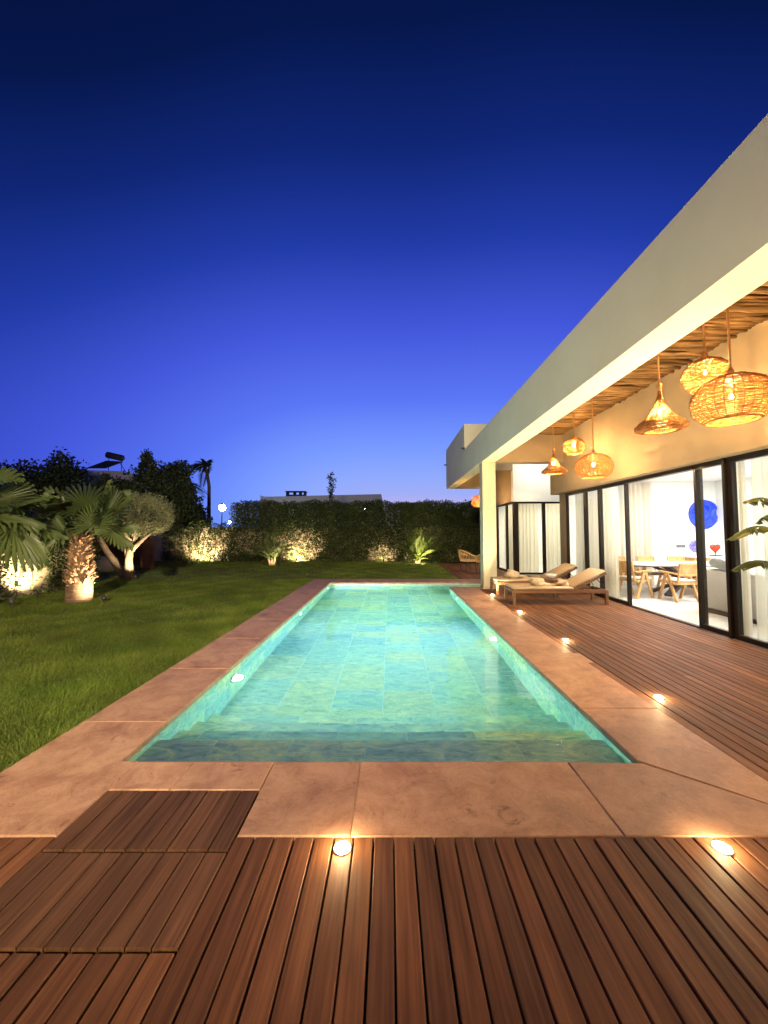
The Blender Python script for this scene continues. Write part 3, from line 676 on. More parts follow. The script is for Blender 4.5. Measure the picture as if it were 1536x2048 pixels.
def lantern_kind(name, prof, R_, ribs, rings, tr, bulb_z):
    LAN[name] = (woven(prof, R_, ribs, rings, tr).mesh('shade', M['wicker'], True), ribs_mesh(prof, ribs, tr).mesh('ribs', M['wicker'], True),
                 MB().tube([prof(1)[0] * Vector((math.cos(a), math.sin(a), 0)) + Vector((0, 0, prof(1)[1])) for a in [2 * PI * i / 40 for i in range(40)]], tr * 1.3, 6, True).mesh('rim', M['wicker'], True), prof(0)[1], bulb_z)
lantern_kind('large', round_prof(.335, .47), .335, 28, 31, .0060, .04)
lantern_kind('small', round_prof(.225, .35), .225, 30, 26, .0056, .03)
lantern_kind('bell', bell_prof(.275, .50), .275, 30, 34, .0056, .05)
_bb = MB(); _bb.lathe([(.002, -.015), (.007, -.012), (.011, -.006), (.0115, 0), (.010, .007), (.006, .012), (.005, .03)], 12); bulb_mesh = _bb.mesh('bulb', M['bulb'], True)
def lantern(kind, x, y, z, label):
    sh_, rb, rim, top, bz = LAN[kind]
    t = thing('pendant_lantern', label, 'lantern', (x, y, z), 0, 'woven wicker pendant lanterns under the terrace roof')
    s = link(bpy.data.objects.new('shade', sh_), t); link(bpy.data.objects.new('ribs', rb), s); link(bpy.data.objects.new('rim', rim), s)
    s.rotation_euler = (0, 0, random.uniform(0, 6))
    bo = link(bpy.data.objects.new('bulb', bulb_mesh), t); bo.location = (0, 0, bz)
    MB().tube([(0, 0, 4.13 - z), (.004, .003, (4.13 - z + top) / 2), (0, 0, top - .01)], .011, 6).tube([(0, 0, top), (0, 0, bz + .06)], .008, 6).build('cord', M['rope'], t)
    MB().lathe([(.012, top + .09), (.03, top + .07), (.034, top + .03), (.022, top - .02)], 12).build('cap', M['rope'], t, True)
    return t
lantern('large', 3.45, 3.82, 2.82, 'large round wicker lantern cut by the right edge, the biggest and nearest')
lantern('small', 3.60, 4.30, 3.28, 'small round wicker lantern just above the largest lantern')
lantern('bell', 3.28, 4.60, 2.90, 'bell-shaped wicker lantern in the near cluster')
lantern('large', 3.95, 7.40, 2.76, 'wide oval wicker lantern in the far cluster, casting patterns on the wall')
lantern('small', 4.06, 8.40, 3.37, 'small round wicker lantern in the far cluster')
lantern('bell', 3.78, 8.80, 3.02, 'bell-shaped wicker lantern in the far cluster, leftmost under the log ceiling')
lantern('large', 3.41, 14.5, 2.65, 'round wicker lantern half hidden behind the column')
lantern('large', 3.40, -.10, 2.80, 'large round wicker lantern of the unseen cluster added beside the camera')  # unseen third cluster, added to light the near deck
lantern('small', 3.60, .40, 3.28, 'small round wicker lantern of the unseen cluster added beside the camera')
lantern('bell', 3.28, .70, 2.87, 'bell-shaped wicker lantern of the unseen cluster added beside the camera')

# ---- unseen wing added behind the camera, carrying fill lamps for deck and lawn
wing = thing('added_wing', 'unseen rear wing added behind the viewer to carry the fill lamps', 'house')
MB().box(-9.0, -5.6, -.06, 2.4, -5.3, 3.38).build('wall', M['plaster_outside'], wing); MB().box(-9.1, -5.7, 3.381, 2.455, -4.9, 4.2).build('fascia', M['plaster_outside'], wing)
def fill_lamp(x, label):
    t = thing('fill_lamp', label, 'fill lamp', (x, -5.3, 2.75), 0, 'fill globes added on the unseen rear wing')
    MB().lathe([(.03, -.12), (.08, -.09), (.115, -.03), (.12, 0), (.115, .03), (.08, .09), (.03, .12)], 20, (0, .22, 0)).build('globe', M['fill_globe'], t, True)
    MB().tube([(0, .005, .1), (0, .12, .18), (0, .22, .13)], .014, 6).cbox((0, .008, .1), (.1, .014, .16)).build('bracket', M['black_metal'], t)
fl = thing('fill_light', 'floodlight added on the unseen rear wing to brighten the lawn', 'fill_light', (-1.0, -4.9, 4.05))
MB().cbox((0, .12, 0), (.34, .10, .24), Matrix.Rotation(R(18), 3, 'X'), .015).build('housing', M['black_metal'], fl); MB().cbox((0, .175, .02), (.28, .01, .18), Matrix.Rotation(R(18), 3, 'X')).build('lens', M['spot_lens'], fl); MB().bar((0, 0, 0), (0, .08, 0), .03, .03).build('bracket', M['black_metal'], fl)
spot('fill_spot', (-1.0, -4.68, 4.07), (-4.6, 12.0, 2.7), FLOOD_FILL, (1, .82, .50), 78, 1.0, .12, fl).data.cycles.is_caustics_light = True  # added fill: lifts lawn, left coping and fascia from out of view
fill_lamp(-6.5, 'unseen fill globe added on the rear wing, far left'); fill_lamp(-3.0, 'unseen fill globe added on the rear wing, middle'); fill_lamp(.5, 'unseen fill globe added on the rear wing, nearest the terrace')

# ================================================================== sun loungers
def lump(name, d, mt, parent=None, seed=0, amp=.2):
    b = MB(); n, m_ = 18, 10; r_ = random.Random(seed); ks = [(r_.uniform(1, 4), r_.uniform(1, 4), r_.uniform(0, 6)) for _ in range(5)]
    prof = []
    for j in range(m_ + 1):
        th = PI * j / m_
        for i in range(n):
            a = 2 * PI * i / n; w = 1 + amp * sum(math.sin(k1 * a * round(k1) / max(k1, 1) + k2 * th + p) for k1, k2, p in ks) / 3
            e = .6; cx_ = math.copysign(abs(math.cos(a)) ** e, math.cos(a)); sx = math.copysign(abs(math.sin(a)) ** e, math.sin(a))
            prof.append((d[0] / 2 * math.sin(th) ** .6 * cx_ * w, d[1] / 2 * math.sin(th) ** .6 * sx * w, max(d[2] / 2 * math.cos(th) * w, -d[2] / 2)))
    b.add(prof, [(j * n + i, j * n + (i + 1) % n, (j + 1) * n + (i + 1) % n, (j + 1) * n + i) for j in range(m_) for i in range(n)])
    return b.build(name, M[mt], parent, True)
def lounger(x, y, label):
    t = thing('sun_lounger', label, 'sun lounger', (x, y, 0), 0, 'teak sun loungers on the deck')
    L, W, Hh = 1.98, .62, .30
    for (lx, ly) in ((.03, .03), (.03, W - .03), (L - .03, .03), (L - .03, W - .03)):
        MB().cbox((lx, ly, Hh / 2), (.055, .055, Hh), None, .006).build('leg', M['teak'], t)
    fr = MB()
    fr.cbox((L / 2, .02, Hh - .03), (L - .118, .035, .075), None, .005).cbox((L / 2, W - .02, Hh - .03), (L - .118, .035, .075), None, .005)
    fr.cbox((.03, W / 2, Hh - .03), (.04, W - .118, .07), None, .005).cbox((L - .03, W / 2, Hh - .03), (.04, W - .118, .07), None, .005)
    fr.build('frame', M['teak'], t)
    for k in range(9): MB().cbox((.10 + k * .135, W / 2, Hh - .002), (.09, W - .09, .016)).build('slat', M['teak'], t)
    MB().cbox((.64, W / 2, Hh + .034), (1.26, W - .02, .052), None, .018).build('mattress', M['mattress'], t, True)
    ang = R(27); br = MB(); rot = Matrix.Rotation(-ang, 3, 'Y'); ca, sa = math.cos(ang), math.sin(ang); hx, hz = 1.28, Hh + .02
    br.cbox((hx + ca * .38 - sa * .04, W / 2, hz + sa * .38 + ca * .04), (.74, W - .03, .052), rot, .018).build('back_cushion', M['mattress'], t, True)
    bf = MB(); bf.bar((hx, .03, hz - .02), (hx + ca * .75, .03, hz - .02 + sa * .75), .03, .045).bar((hx, W - .03, hz - .02), (hx + ca * .75, W - .03, hz - .02 + sa * .75), .03, .045).bar((hx + ca * .75, .03, hz - .02 + sa * .75), (hx + ca * .75, W - .03, hz - .02 + sa * .75), .03, .045)
    bf.build('backrest_frame', M['teak'], t)
    st = MB(); 
    for ly in (.09, W - .09): st.tube([(hx + ca * .55, ly, hz - .03 + sa * .55), (hx + .66, ly, hz + .02), (hx + .64, ly, Hh - .05)], .009, 6)
    st.build('back_support', M['black_metal'], t)
    return t
lounger(2.54, 8.02, 'teak sun lounger nearest the camera, beige mattress and raised backrest')
lounger(2.56, 9.30, 'teak sun lounger behind the nearer one, beside the column')
def towel(x, y, z, d, rz, label, seed):
    o = lump('towel', d, 'towel', None, seed, .28); o.location = (x, y, z + d[2] / 2 - .01); o.rotation_euler = (0, 0, rz); tag(o, label, 'towel', 'crumpled beige towels on the loungers')
TZ = .361
towel(3.16, 8.30, TZ, (.26, .30, .15), .3, 'crumpled beige towel in the middle of the near lounger', 3)
towel(3.34, 8.34, TZ, (.20, .20, .06), 1.1, 'small flat beige cloth beside the towel on the near lounger', 5)
towel(3.68, 8.28, TZ, (.22, .28, .13), -.3, 'crumpled beige towel against the backrest of the near lounger', 8)
towel(3.02, 9.62, TZ, (.30, .26, .20), .2, 'upright beige towel roll on the far lounger', 11)
towel(3.28, 9.60, TZ, (.22, .2, .08), .7, 'small beige cloth beside the towel roll on the far lounger', 13)
st = thing('side_table', 'small low metal side table between the two loungers', 'side table', (3.72, 8.96, 0))
MB().lathe([(.24, .40), (.25, .405), (.25, .42), (.24, .425)], 32).build('table_top', M['teak'], st, True)
for k in range(3):
    a = 2 * PI * k / 3 + .4; MB().tube([(.20 * math.cos(a), .20 * math.sin(a), 0), (.16 * math.cos(a), .16 * math.sin(a), .40)], .008, 6).build('leg', M['black_metal'], st)
tag(MB().lathe([(.04, 0), (.05, .004), (.10, .05), (.13, .10), (.122, .10), (.092, .052), (.04, .012)], 24).build('bowl', M['white_paint'], None, True), 'pale bowl on the low side table between the loungers', 'bowl').location = (3.72, 8.96, .4255)

# ================================================================== rattan chairs on the far deck
def rattan_chair(x, y, rz, label):
    t = thing('rattan_chair', label, 'chair', (x, y, 0), rz, 'rattan armchairs on the far deck')
    def rim(a): return Vector((.36 * math.cos(a), .34 * math.sin(a), .62 + .20 * max(0, math.cos(a - PI)) ** 1.0 - .05 * max(0, math.cos(a))))
    A = [R(60) + R(240) * k / 24 for k in range(25)]
    MB().tube([rim(a) for a in A], .024, 8).build('rim', M['rattan'], t, True)
    MB().tube([(.30 * math.cos(a), .29 * math.sin(a), .40) for a in [2 * PI * k / 28 for k in range(28)]], .02, 8, True).build('seat_ring', M['rattan'], t, True)
    for a in A[1:-1]:
        p = rim(a); b_ = Vector((.29 * math.cos(a), .28 * math.sin(a), .40)); MB().tube([p, (p + b_) / 2 * 1.0 + Vector((.02 * math.cos(a), .02 * math.sin(a), 0)), b_], .013, 5).build('slat', M['rattan'], t)
    MB().lathe([(.27, .40), (.285, .42), (.26, .455), (.10, .462)], 24).build('seat', M['mattress'], t, True)
    for k in range(4):
        a = R(45) + k * PI / 2; MB().tube([(.25 * math.cos(a), .24 * math.sin(a), .40), (.31 * math.cos(a), .30 * math.sin(a), 0)], .013, 6).build('leg', M['black_metal'], t)
rattan_chair(2.98, 14.75, R(20), 'pale rattan armchair on the far deck beside the lawn, leftmost')
rattan_chair(3.45, 14.1, R(115), 'pale rattan armchair on the far deck half hidden by the column')

# ================================================================== dining room
tb = thing('dining_table', 'long stone-topped dining table on a dark crossed base, seen through the open door', 'table', (7.1, 9.35, .004))
n = 40; pl = [(1.5 * math.copysign(abs(math.cos(a)) ** .55, math.cos(a)), .55 * math.copysign(abs(math.sin(a)) ** .55, math.sin(a))) for a in [2 * PI * k / n for k in range(n)]]
MB().prism(pl, .715, .75, .006).build('table_top', M['table_stone'], tb)
MB().prism([(p[0] * .97, p[1] * .95) for p in pl], .69, .7145).build('underframe', M['table_dark'], tb)
for s in (-1, 1):
    MB().bar((-.62, -.3 * s, .02), (.62, .3 * s, .68), .16, .07).build('base_blade', M['table_dark'], tb); 
    MB().bar((.62, -.3 * s, .02), (-.62, .3 * s, .68), .16, .07).build('base_blade', M['table_dark'], tb)
def dining_chair():
    t = thing('dining_chair', '', 'chair', (0, 0, 0), 0, 'oak dining chairs round the table')
    # faces +Y, back at -Y
    for s in (-1, 1):
        xx = .25 * s
        MB().bar((xx, .03, .60), (xx, .25, 0), .035, .065).build('leg', M['oak'], t); MB().bar((xx, .0, .60), (xx, -.24, 0), .035, .065).build('leg', M['oak'], t)
        MB().bar((xx, -.27, .60), (xx, .22, .625), .05, .03).build('armrest', M['oak'], t)
        MB().bar((xx * .86, -.24, .40), (xx * .86, -.31, .83), .03, .04).build('back_post', M['oak'], t)
    fr = MB().bar((-.24, .24, .41), (.24, .24, .41), .035, .05).bar((-.24, -.20, .39), (.24, -.20, .39), .035, .05).bar((-.235, -.2, .39), (-.235, .24, .41), .03, .05).bar((.235, -.2, .39), (.235, .24, .41), .03, .05)
    fr.build('seat_frame', M['oak'], t)
    MB().cbox((0, .02, .445), (.45, .45, .05), None, .018).build('seat_cushion', M['grey_fabric'], t, True)
    bk = MB().bar((-.21, -.308, .815), (.21, -.308, .815), .03, .05).bar((-.21, -.268, .575), (.21, -.268, .575), .03, .04).build('back_rail', M['oak'], t)
    MB().cbox((0, -.289, .695), (.40, .008, .20), Matrix.Rotation(R(9.5), 3, 'X')).build('cane_panel', M['oak'], t)
    return t
ch = dining_chair(); used = False
for (x, y, rz, lb) in ((6.32, 8.50, R(4), 'oak dining chair with its back to the open doorway, nearest'), (5.66, 8.98, R(-72), 'oak dining chair at the left end of the table, beside the curtain'),
                       (7.15, 8.52, R(-4), 'oak dining chair on the near side of the table, behind the door post'), (6.15, 10.18, R(180), 'oak dining chair on the far side of the table, leftmost back showing above the top'),
                       (6.95, 10.2, R(180), 'oak dining chair on the far side of the table, middle back showing above the top'), (7.75, 10.18, R(180), 'oak dining chair on the far side of the table, by the door post')):
    o = ch if not used else copy_tree(ch); used = True
    o.location = (x, y, .004); o.rotation_euler = (0, 0, rz); o['label'] = lb
sf = thing('sofa', 'grey-white sofa seen from behind through the narrow right door pane', 'sofa', (5.95, 4.9, .004), 0)
MB().box(.0, 0, .0, 1.0, 2.55, .06).build('plinth', M['table_dark'], sf)
MB().cbox((.12, 1.275, .44), (.24, 2.6, .76), None, .04).build('backrest', M['grey_fabric'], sf, True)
MB().cbox((.62, 1.275, .24), (.76, 2.6, .34), None, .04).build('seat', M['grey_fabric'], sf, True)
MB().cbox((.62, 2.44, .50), (.76, .26, .18), None, .04).build('armrest', M['grey_fabric'], sf, True)
o = lump('cushion', (.16, .50, .20), 'pillow_fabric', None, 21, .14); o.location = (6.02, 7.0, .80); o.location.z = .825 + .095; o.rotation_euler = (.2, .1, 0); tag(o, 'blue-grey cushion lying along the top of the sofa back', 'cushion')
# crumpled blue disc on the chimney breast
def disc_art(R_, name, mt, label, loc, amp):
    b = MB(); nr, na = 14, 48; V = []
    r_ = random.Random(4); cr = [(r_.uniform(0, PI), r_.uniform(-.5, .5)) for _ in range(7)]
    def z(px, py):
        h = 0
        for a, o_ in cr:
            d = px * math.cos(a) + py * math.sin(a) - o_; h += amp * (abs(((d * 2.2) % 1) - .5) - .25) * math.exp(-(px * math.sin(a) - py * math.cos(a) - o_) ** 2 * 2)
        return h
    for i in range(nr + 1):
        rr = i / nr
        for k in range(na):
            a = 2 * PI * k / na; px, py = rr * math.cos(a), rr * math.sin(a); V.append((px * R_, -.03 - max(-.02, z(px, py)) * (1 if i < nr else .5), py * R_))
    F = [(i * na + k, i * na + (k + 1) % na, (i + 1) * na + (k + 1) % na, (i + 1) * na + k) for i in range(nr) for k in range(na)]
    nb = len(V); V += [(R_ * math.cos(2 * PI * k / na), 0, R_ * math.sin(2 * PI * k / na)) for k in range(na)]
    F += [(nr * na + k, nr * na + (k + 1) % na, nb + (k + 1) % na, nb + k) for k in range(na)]
    o = b.add(V, F).build(name, M[mt]); o.location = loc; return tag(o, label, 'wall art')
disc_art(.42, 'wall_disc', 'blue_paper', 'big round crumpled blue disc hung on the white dining room wall', (8.92, 10.948, 2.0), .16)
disc_art(.17, 'wall_plate', 'violet_paint', 'smaller violet patterned plate leaning low on the dining room wall', (8.66, 10.948, 1.10), .03)
cs = thing('sideboard', 'light wood sideboard with a white top against the dining room wall', 'sideboard', (8.95, 10.62, .004))
MB().box(-.75, -.22, .08, .75, .325, .80).build('body', M['oak'], cs); MB().box(-.78, -.25, .801, .78, .326, .84).build('top', M['white_paint'], cs)
for xx in (-.68, .62): MB().box(xx, -.2, 0, xx + .06, .28, .079).build('leg', M['oak'], cs)
ht = thing('heart_ornament', 'glossy red heart ornament standing on the sideboard', 'ornament', (8.78, 10.42, .845))
V = []; n = 36
def heart(k): a = 2 * PI * k / n; return (.0085 * 16 * math.sin(a) ** 3, .0085 * (13 * math.cos(a) - 5 * math.cos(2 * a) - 2 * math.cos(3 * a) - math.cos(4 * a)))
lay = [(-.048, .02), (-.045, .35), (-.04, .75), (-.02, .97), (0, 1), (.02, .97), (.04, .75), (.045, .35), (.048, .02)]
for yy, s in lay: V += [(heart(k)[0] * s, yy, heart(k)[1] * s + .22) for k in range(n)]
F = [(j * n + k, j * n + (k + 1) % n, (j + 1) * n + (k + 1) % n, (j + 1) * n + k) for j in range(len(lay) - 1) for k in range(n)] + [tuple(range(n)), tuple(range((len(lay) - 1) * n, len(lay) * n))[::-1]]
MB().add(V, F).build('heart', M['red_gloss'], ht, True); MB().box(-.15, -.05, 0, .15, .05, .03).tube([(0, 0, .03), (0, 0, .09)], .01, 8).build('base', M['table_dark'], ht)
for (x, z, w, h_, nm, lb, mt) in ((8.20, 1.66, .12, .16, 'thermostat', 'white thermostat panel high on the dining room wall', 'white_paint'), (8.25, 1.10, .26, .09, 'switch_plate', 'dark grey switch plate on the dining room wall above the table', 'plate_grey')):
    t = thing(nm, lb, 'wall plate', (x, 10.95, z)); MB().cbox((0, -.008, 0), (w, .014, h_), None, .003).build('plate', M[mt], t)
    for k in (-1, 1): MB().cbox((0 if nm[0] == 't' else k * w * .22, -.017, k * h_ * .22 if nm[0] == 't' else 0), (w * .35, .003, h_ * .2)).build('button', M['plate_grey' if nm[0] == 't' else 'far_dark'], t)
ct = thing('coffee_table', 'round pale low table behind the sheer curtain at the right edge', 'table', (5.75, 4.55, .004))
MB().lathe([(.34, .38), (.35, .385), (.35, .41), (.34, .415)], 32).build('table_top', M['white_paint'], ct, True); MB().lathe([(.18, 0), (.16, .02), (.03, .04), (.03, .379)], 20).build('pedestal', M['white_paint'], ct, True)

# ================================================================== plants
def frame(d, up=Vector((0, 0, 1))):
    d = d.normalized(); s = d.cross(up)
    if s.length < 1e-3: s = Vector((1, 0, 0))
    s.normalize(); return d, s, s.cross(d)
def fan_leaf(base, az_, el, lp, L, parent, droop=.25, seg=24, span=118, tilt=0.0, mt='palm_leaf', name='frond'):
    """palmate frond: petiole with a pleated fan whose fingers part near the rim"""
    d0 = Vector((math.cos(az_) * math.cos(el), math.sin(az_) * math.cos(el), math.sin(el)))
    pts = [base + d0 * (lp * t) + Vector((0, 0, -droop * lp * .5 * t * t)) for t in (0, .25, .5, .75, 1)]
    b = MB().tube(pts, [.022, .018, .014, .012, .010], 5)
    hub = pts[-1]; d, s, u = frame((pts[-1] - pts[-2]) + Vector((0, 0, tilt)))
    V = []; F = []
    def P(r, a, lift):
        fold = .22 * r * abs(math.sin(a)) ** 1.5
        return hub + d * (r * math.cos(a)) + s * (r * math.sin(a)) + u * (lift - fold * .6) + Vector((0, 0, -droop * r * r / L * .9))
    da = R(span) * 2 / seg; par = bpy.data.objects.new(name, None) if False else None
    for k in range(seg):
        a = -R(span) + da * (k + .5); LL = L * (1 - .22 * (abs(a) / R(span)) ** 2) * random.uniform(.93, 1.05)
        h = da * .5; rs = (.03, LL * .35, LL * .62, LL * .85, LL)
        b0 = len(V)
        for r, w in zip(rs, (1, .95, .74, .44, .05)):
            V += [P(r, a - h * w, -.04 * min(1, r * 2)), P(r, a, .02 * min(1, r * 2)), P(r, a + h * w, -.04 * min(1, r * 2))]
        if random.random() < .5:
            for q in range(12, 15): V[b0 + q] = V[b0 + q] + Vector((0, 0, -random.uniform(0, .12) * L))
        for j in range(4):
            o = b0 + 3 * j; F += [(o, o + 1, o + 4, o + 3), (o + 1, o + 2, o + 5, o + 4)]
    b.add(V, F); return b.build(name, M[mt], parent, False)
def set_tone(o, v=.5): pass
def fan_palm(loc, th, label, leaves, r0=.235, r1=.115):
    t = thing('fan_palm', label, 'palm', loc, 0, 'fan palms at the left of the lawn')
    nn = 14; pr = [(r0 * (1.06 - .06 * (j / nn)) if j < 4 else r0 + (r1 - r0) * ((j - 4) / (nn - 4)) ** .7, th * j / nn) for j in range(nn + 1)]
    MB().lathe(pr, 24).build('trunk', M['palm_trunk'], t, True)
    b = MB()
    for k in range(330):
        z = th * (.28 + .72 * (k / 330)) + random.uniform(-.03, .03); a = k * 2.39996 + random.uniform(-.5, .5); r = np.interp(z, [p[1] for p in pr], [p[0] for p in pr])
        o_ = Vector((math.cos(a), math.sin(a), 0)); p = o_ * (r - .01) + Vector((0, 0, z)); Lb = random.uniform(.05, .17)
        q = p + o_ * Lb * .75 + Vector((0, 0, Lb * random.uniform(.2, .8))); w = Vector((-math.sin(a), math.cos(a), 0)) * random.uniform(.022, .04)
        b.add([p - w, p + w, q + w * .6, q - w * .6, p - w + Vector((0, 0, -.025)), p + w + Vector((0, 0, -.025)), q + w * .6 + Vector((0, 0, -.012)), q - w * .6 + Vector((0, 0, -.012))], [(0, 1, 2, 3), (7, 6, 5, 4), (3, 2, 6, 7), (0, 3, 7, 4), (1, 5, 6, 2)])
    tag(b.build('leaf_bases', M['leaf_base'], t), kind='stuff')
    for (az_, el, lp, L, tl) in leaves: fan_leaf(Vector((.05 * math.cos(R(az_)), .05 * math.sin(R(az_)), th - .03)), R(az_), R(el), lp, L, t, random.uniform(.08, .2), tilt=tl)
    return t
# uplights fixed in the ground
def garden_spot(x, y, to, w, label, cone=95, c=GARDEN, r=.035):
    t = thing('garden_spotlight', label, 'spotlight', (x, y, -.035), 0, 'garden uplights')
    d = (Vector(to) - Vector((x, y, .1))).normalized(); p0 = Vector((0, 0, .12)); q = d.to_track_quat('Z', 'Y').to_matrix()
    MB().tube([(0, 0, -.02), (0, 0, .11)], .010, 6).build('spike', M['black_metal'], t)
    n = 18; prof = [(.03, -.05), (.045, -.03), (.048, .05), (.044, .05), (.040, .03)]
    V = [p0 + q @ Vector((r_ * math.cos(2 * PI * k / n), r_ * math.sin(2 * PI * k / n), z)) for r_, z in prof for k in range(n)]
    MB().add(V, [(i * n + k, i * n + (k + 1) % n, (i + 1) * n + (k + 1) % n, (i + 1) * n + k) for i in range(4) for k in range(n)] + [tuple(range(n))[::-1]]).build('housing', M['black_metal'], t, True)
    MB().add([p0 + q @ Vector((.039 * math.cos(2 * PI * k / n), .039 * math.sin(2 * PI * k / n), .031)) for k in range(n)], [tuple(range(n))]).build('lens', M['spot_lens'], t)
    lo = Vector((x, y, -.035)) + p0 + d * .055
    spot('spot_lamp', lo, Vector(to), w * GARDEN_GAIN, c, cone, .7, r, t)
fan_palm((-6.82, 8.52, -.036), 1.46, 'short fan palm on the lawn with shaggy lit trunk',
         [(110, 86, .72, .74, 0), (30, 72, .85, .70, .1), (5, 52, .72, .72, .35), (-25, 36, .46, .60, 1.1), (165, 58, .86, .70, 0), (186, 24, .72, .68, 0), (130, 72, .8, .7, 0), (60, 60, .85, .7, 0),
          (8, 14, .60, .52, -.15), (176, 8, .50, .56, -.1), (120, 35, .6, .62, 0), (70, 25, .6, .6, 0), (-120, 30, .30, .42, .2)])
garden_spot(-6.16, 8.36, (-6.72, 8.50, 1.0), 60, 'garden uplight at the foot of the shaggy fan palm', 160)
fan_palm((-8.18, 7.45, -.036), 1.75, 'larger fan palm cut by the left edge, only its fronds showing',
         [(0, 50, .6, .80, 0), (20, 28, .75, .80, 0), (-15, 22, .7, .80, -.1), (5, 0, .75, .85, -.25), (35, 8, .8, .8, -.1), (60, 40, .7, .8, 0), (-40, 12, .7, .8, 0), (90, 70, .7, .8, 0), (150, 40, .7, .8, 0), (210, 40, .7, .8, 0), (-80, 40, .7, .8, 0), (270, 10, .7, .8, 0)])
garden_spot(-7.7, 7.9, (-7.9, 7.6, 1.6), 40, 'garden uplight under the palm at the left edge', 140)
garden_spot(-8.15, 8.95, (-8.65, 9.15, .7), 60, 'garden uplight against the pale wall at the left edge', 110)

# left boundary wall with creeper, and the back wall with the hedge
wl_ = thing('garden_wall', 'rough pale garden wall at the left edge, overgrown with creeper', 'wall', (0, 0, 0))
MB().box(-9.0, 5.0, -.06, -8.68, 11.3, 1.75).build('wall', M['garden_wall'], wl_)
bw = thing('boundary_wall', 'rough lit boundary wall along the back of the lawn behind the hedge', 'wall', (0, 0, 0))
MB().box(-15, 20.45, -.06, 6.5, 20.75, 1.75).build('wall', M['garden_wall'], bw)
MB().box(-15, 20.40, .78, -7.6, 20.449, .82).build('ledge', M['garden_wall'], bw)
def foliage_sheet(n, x0, x1, y0, y1, z0, z1, holes=(), size=(.06, .11), hole_axis=0, top_noise=.12, keep=.12):
    P = np.stack([rng.uniform(x0, x1, n), rng.uniform(y0, y1, n), rng.uniform(z0, z1, n)], 1)
    h = P[:, hole_axis]
    top = z1 - top_noise * (1 + np.sin(h * 2.1) * .5 + np.sin(h * 5.3 + 1) * .35 + np.sin(h * 11.7) * .25)
    k = P[:, 2] < top
    for (c, zc, rx, rz) in holes:
        d = ((h - c) / rx) ** 2 + ((P[:, 2] - zc) / rz) ** 2 + .45 * np.sin(h * 9 + 2 * np.sin(P[:, 2] * 7)) * np.sin(P[:, 2] * 8 + c) + .25 * np.sin(h * 21) * np.sin(P[:, 2] * 17)
        k &= (d > 1) | (rng.random(n) < keep)
    # clumps: thin out by a slow 3-D pattern
    cl = np.sin(P[:, 0] * 6.1 + 2 * np.sin(P[:, 2] * 3)) * np.sin(P[:, 1] * 6.7 + 1) * np.sin(P[:, 2] * 5.9 + np.sin(P[:, 0] * 4))
    k &= rng.random(n) < .62 + .5 * cl
    P = P[k]; n = len(P); D = unit(n); D[:, 2] = D[:, 2] * .6 - .1
    tone = np.clip(.5 + .35 * cl[k] + rng.normal(0, .18, n), 0, 1)
    return leaf_quads(P, rng.uniform(size[0], size[1], n), rng.uniform(size[0] * .5, size[1] * .55, n), D), tone
V, t_ = foliage_sheet(21000, -8.68, -8.42, 5.4, 11.3, -.02, 2.35, [(9.1, .5, .55, .62)], (.06, .11), 1, .25, .16)
cr = thing('creeper', 'leafy creeper covering the garden wall at the left edge', 'creeper', (0, 0, 0))
np_mesh('foliage', V, 4, M['hedge_leaf'], cr, t_)
b = MB()
for k in range(12):
    y = 5.8 + k * .45; b.tube([(-8.62, y, 0), (-8.60 + random.uniform(0, .06), y + random.uniform(-.2, .2), .7), (-8.62, y + random.uniform(-.4, .4), 1.7)], .014, 5)
b.build('stem', M['bark'], cr)
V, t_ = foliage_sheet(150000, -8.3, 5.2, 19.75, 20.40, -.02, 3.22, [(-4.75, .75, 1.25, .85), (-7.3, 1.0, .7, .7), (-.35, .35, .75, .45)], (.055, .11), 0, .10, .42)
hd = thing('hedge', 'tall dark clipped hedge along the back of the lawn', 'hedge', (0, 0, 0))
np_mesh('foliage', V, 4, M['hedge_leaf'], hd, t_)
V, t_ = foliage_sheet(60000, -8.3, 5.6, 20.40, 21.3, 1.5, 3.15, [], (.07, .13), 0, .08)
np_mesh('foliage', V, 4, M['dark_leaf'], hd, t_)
b = MB()
for k in range(24):
    x = -8.2 + k * .56 + random.uniform(-.07, .07); b.tube([(x, 20.1, -.03), (x + random.uniform(-.12, .12), 20.12, .8), (x + random.uniform(-.25, .25), 20.1, 1.9)], .014, 5)
b.build('stems', M['bark'], hd)
V, t_ = foliage_sheet(16000, -11.9, -8.3, 20.0, 20.42, -.02, 2.15, [(-10.0, .75, 1.25, .85)], (.06, .12), 0, .2, .42)
sb = thing('wall_shrub', 'loose climbing shrub over the lit wall in the left corner of the lawn', 'shrub', (0, 0, 0))
np_mesh('foliage', V, 4, M['hedge_leaf'], sb, t_)
b = MB()
for k in range(9):
    x = -11.7 + k * .42; b.tube([(x, 20.3, -.03), (x + random.uniform(-.15, .15), 20.33, .8), (x + random.uniform(-.3, .3), 20.3, 1.8)], .016, 5)
b.build('stem', M['bark'], sb)
garden_spot(-9.75, 19.55, (-9.75, 20.45, .9), 140, 'garden uplight washing the wall in the left back corner', 145)
garden_spot(-4.75, 19.55, (-4.8, 20.45, .8), 130, 'garden uplight washing the wall through the hedge, left of centre', 145)
garden_spot(-.35, 19.55, (-.4, 20.45, .4), 26, 'weak garden uplight low under the hedge, right of centre', 110)

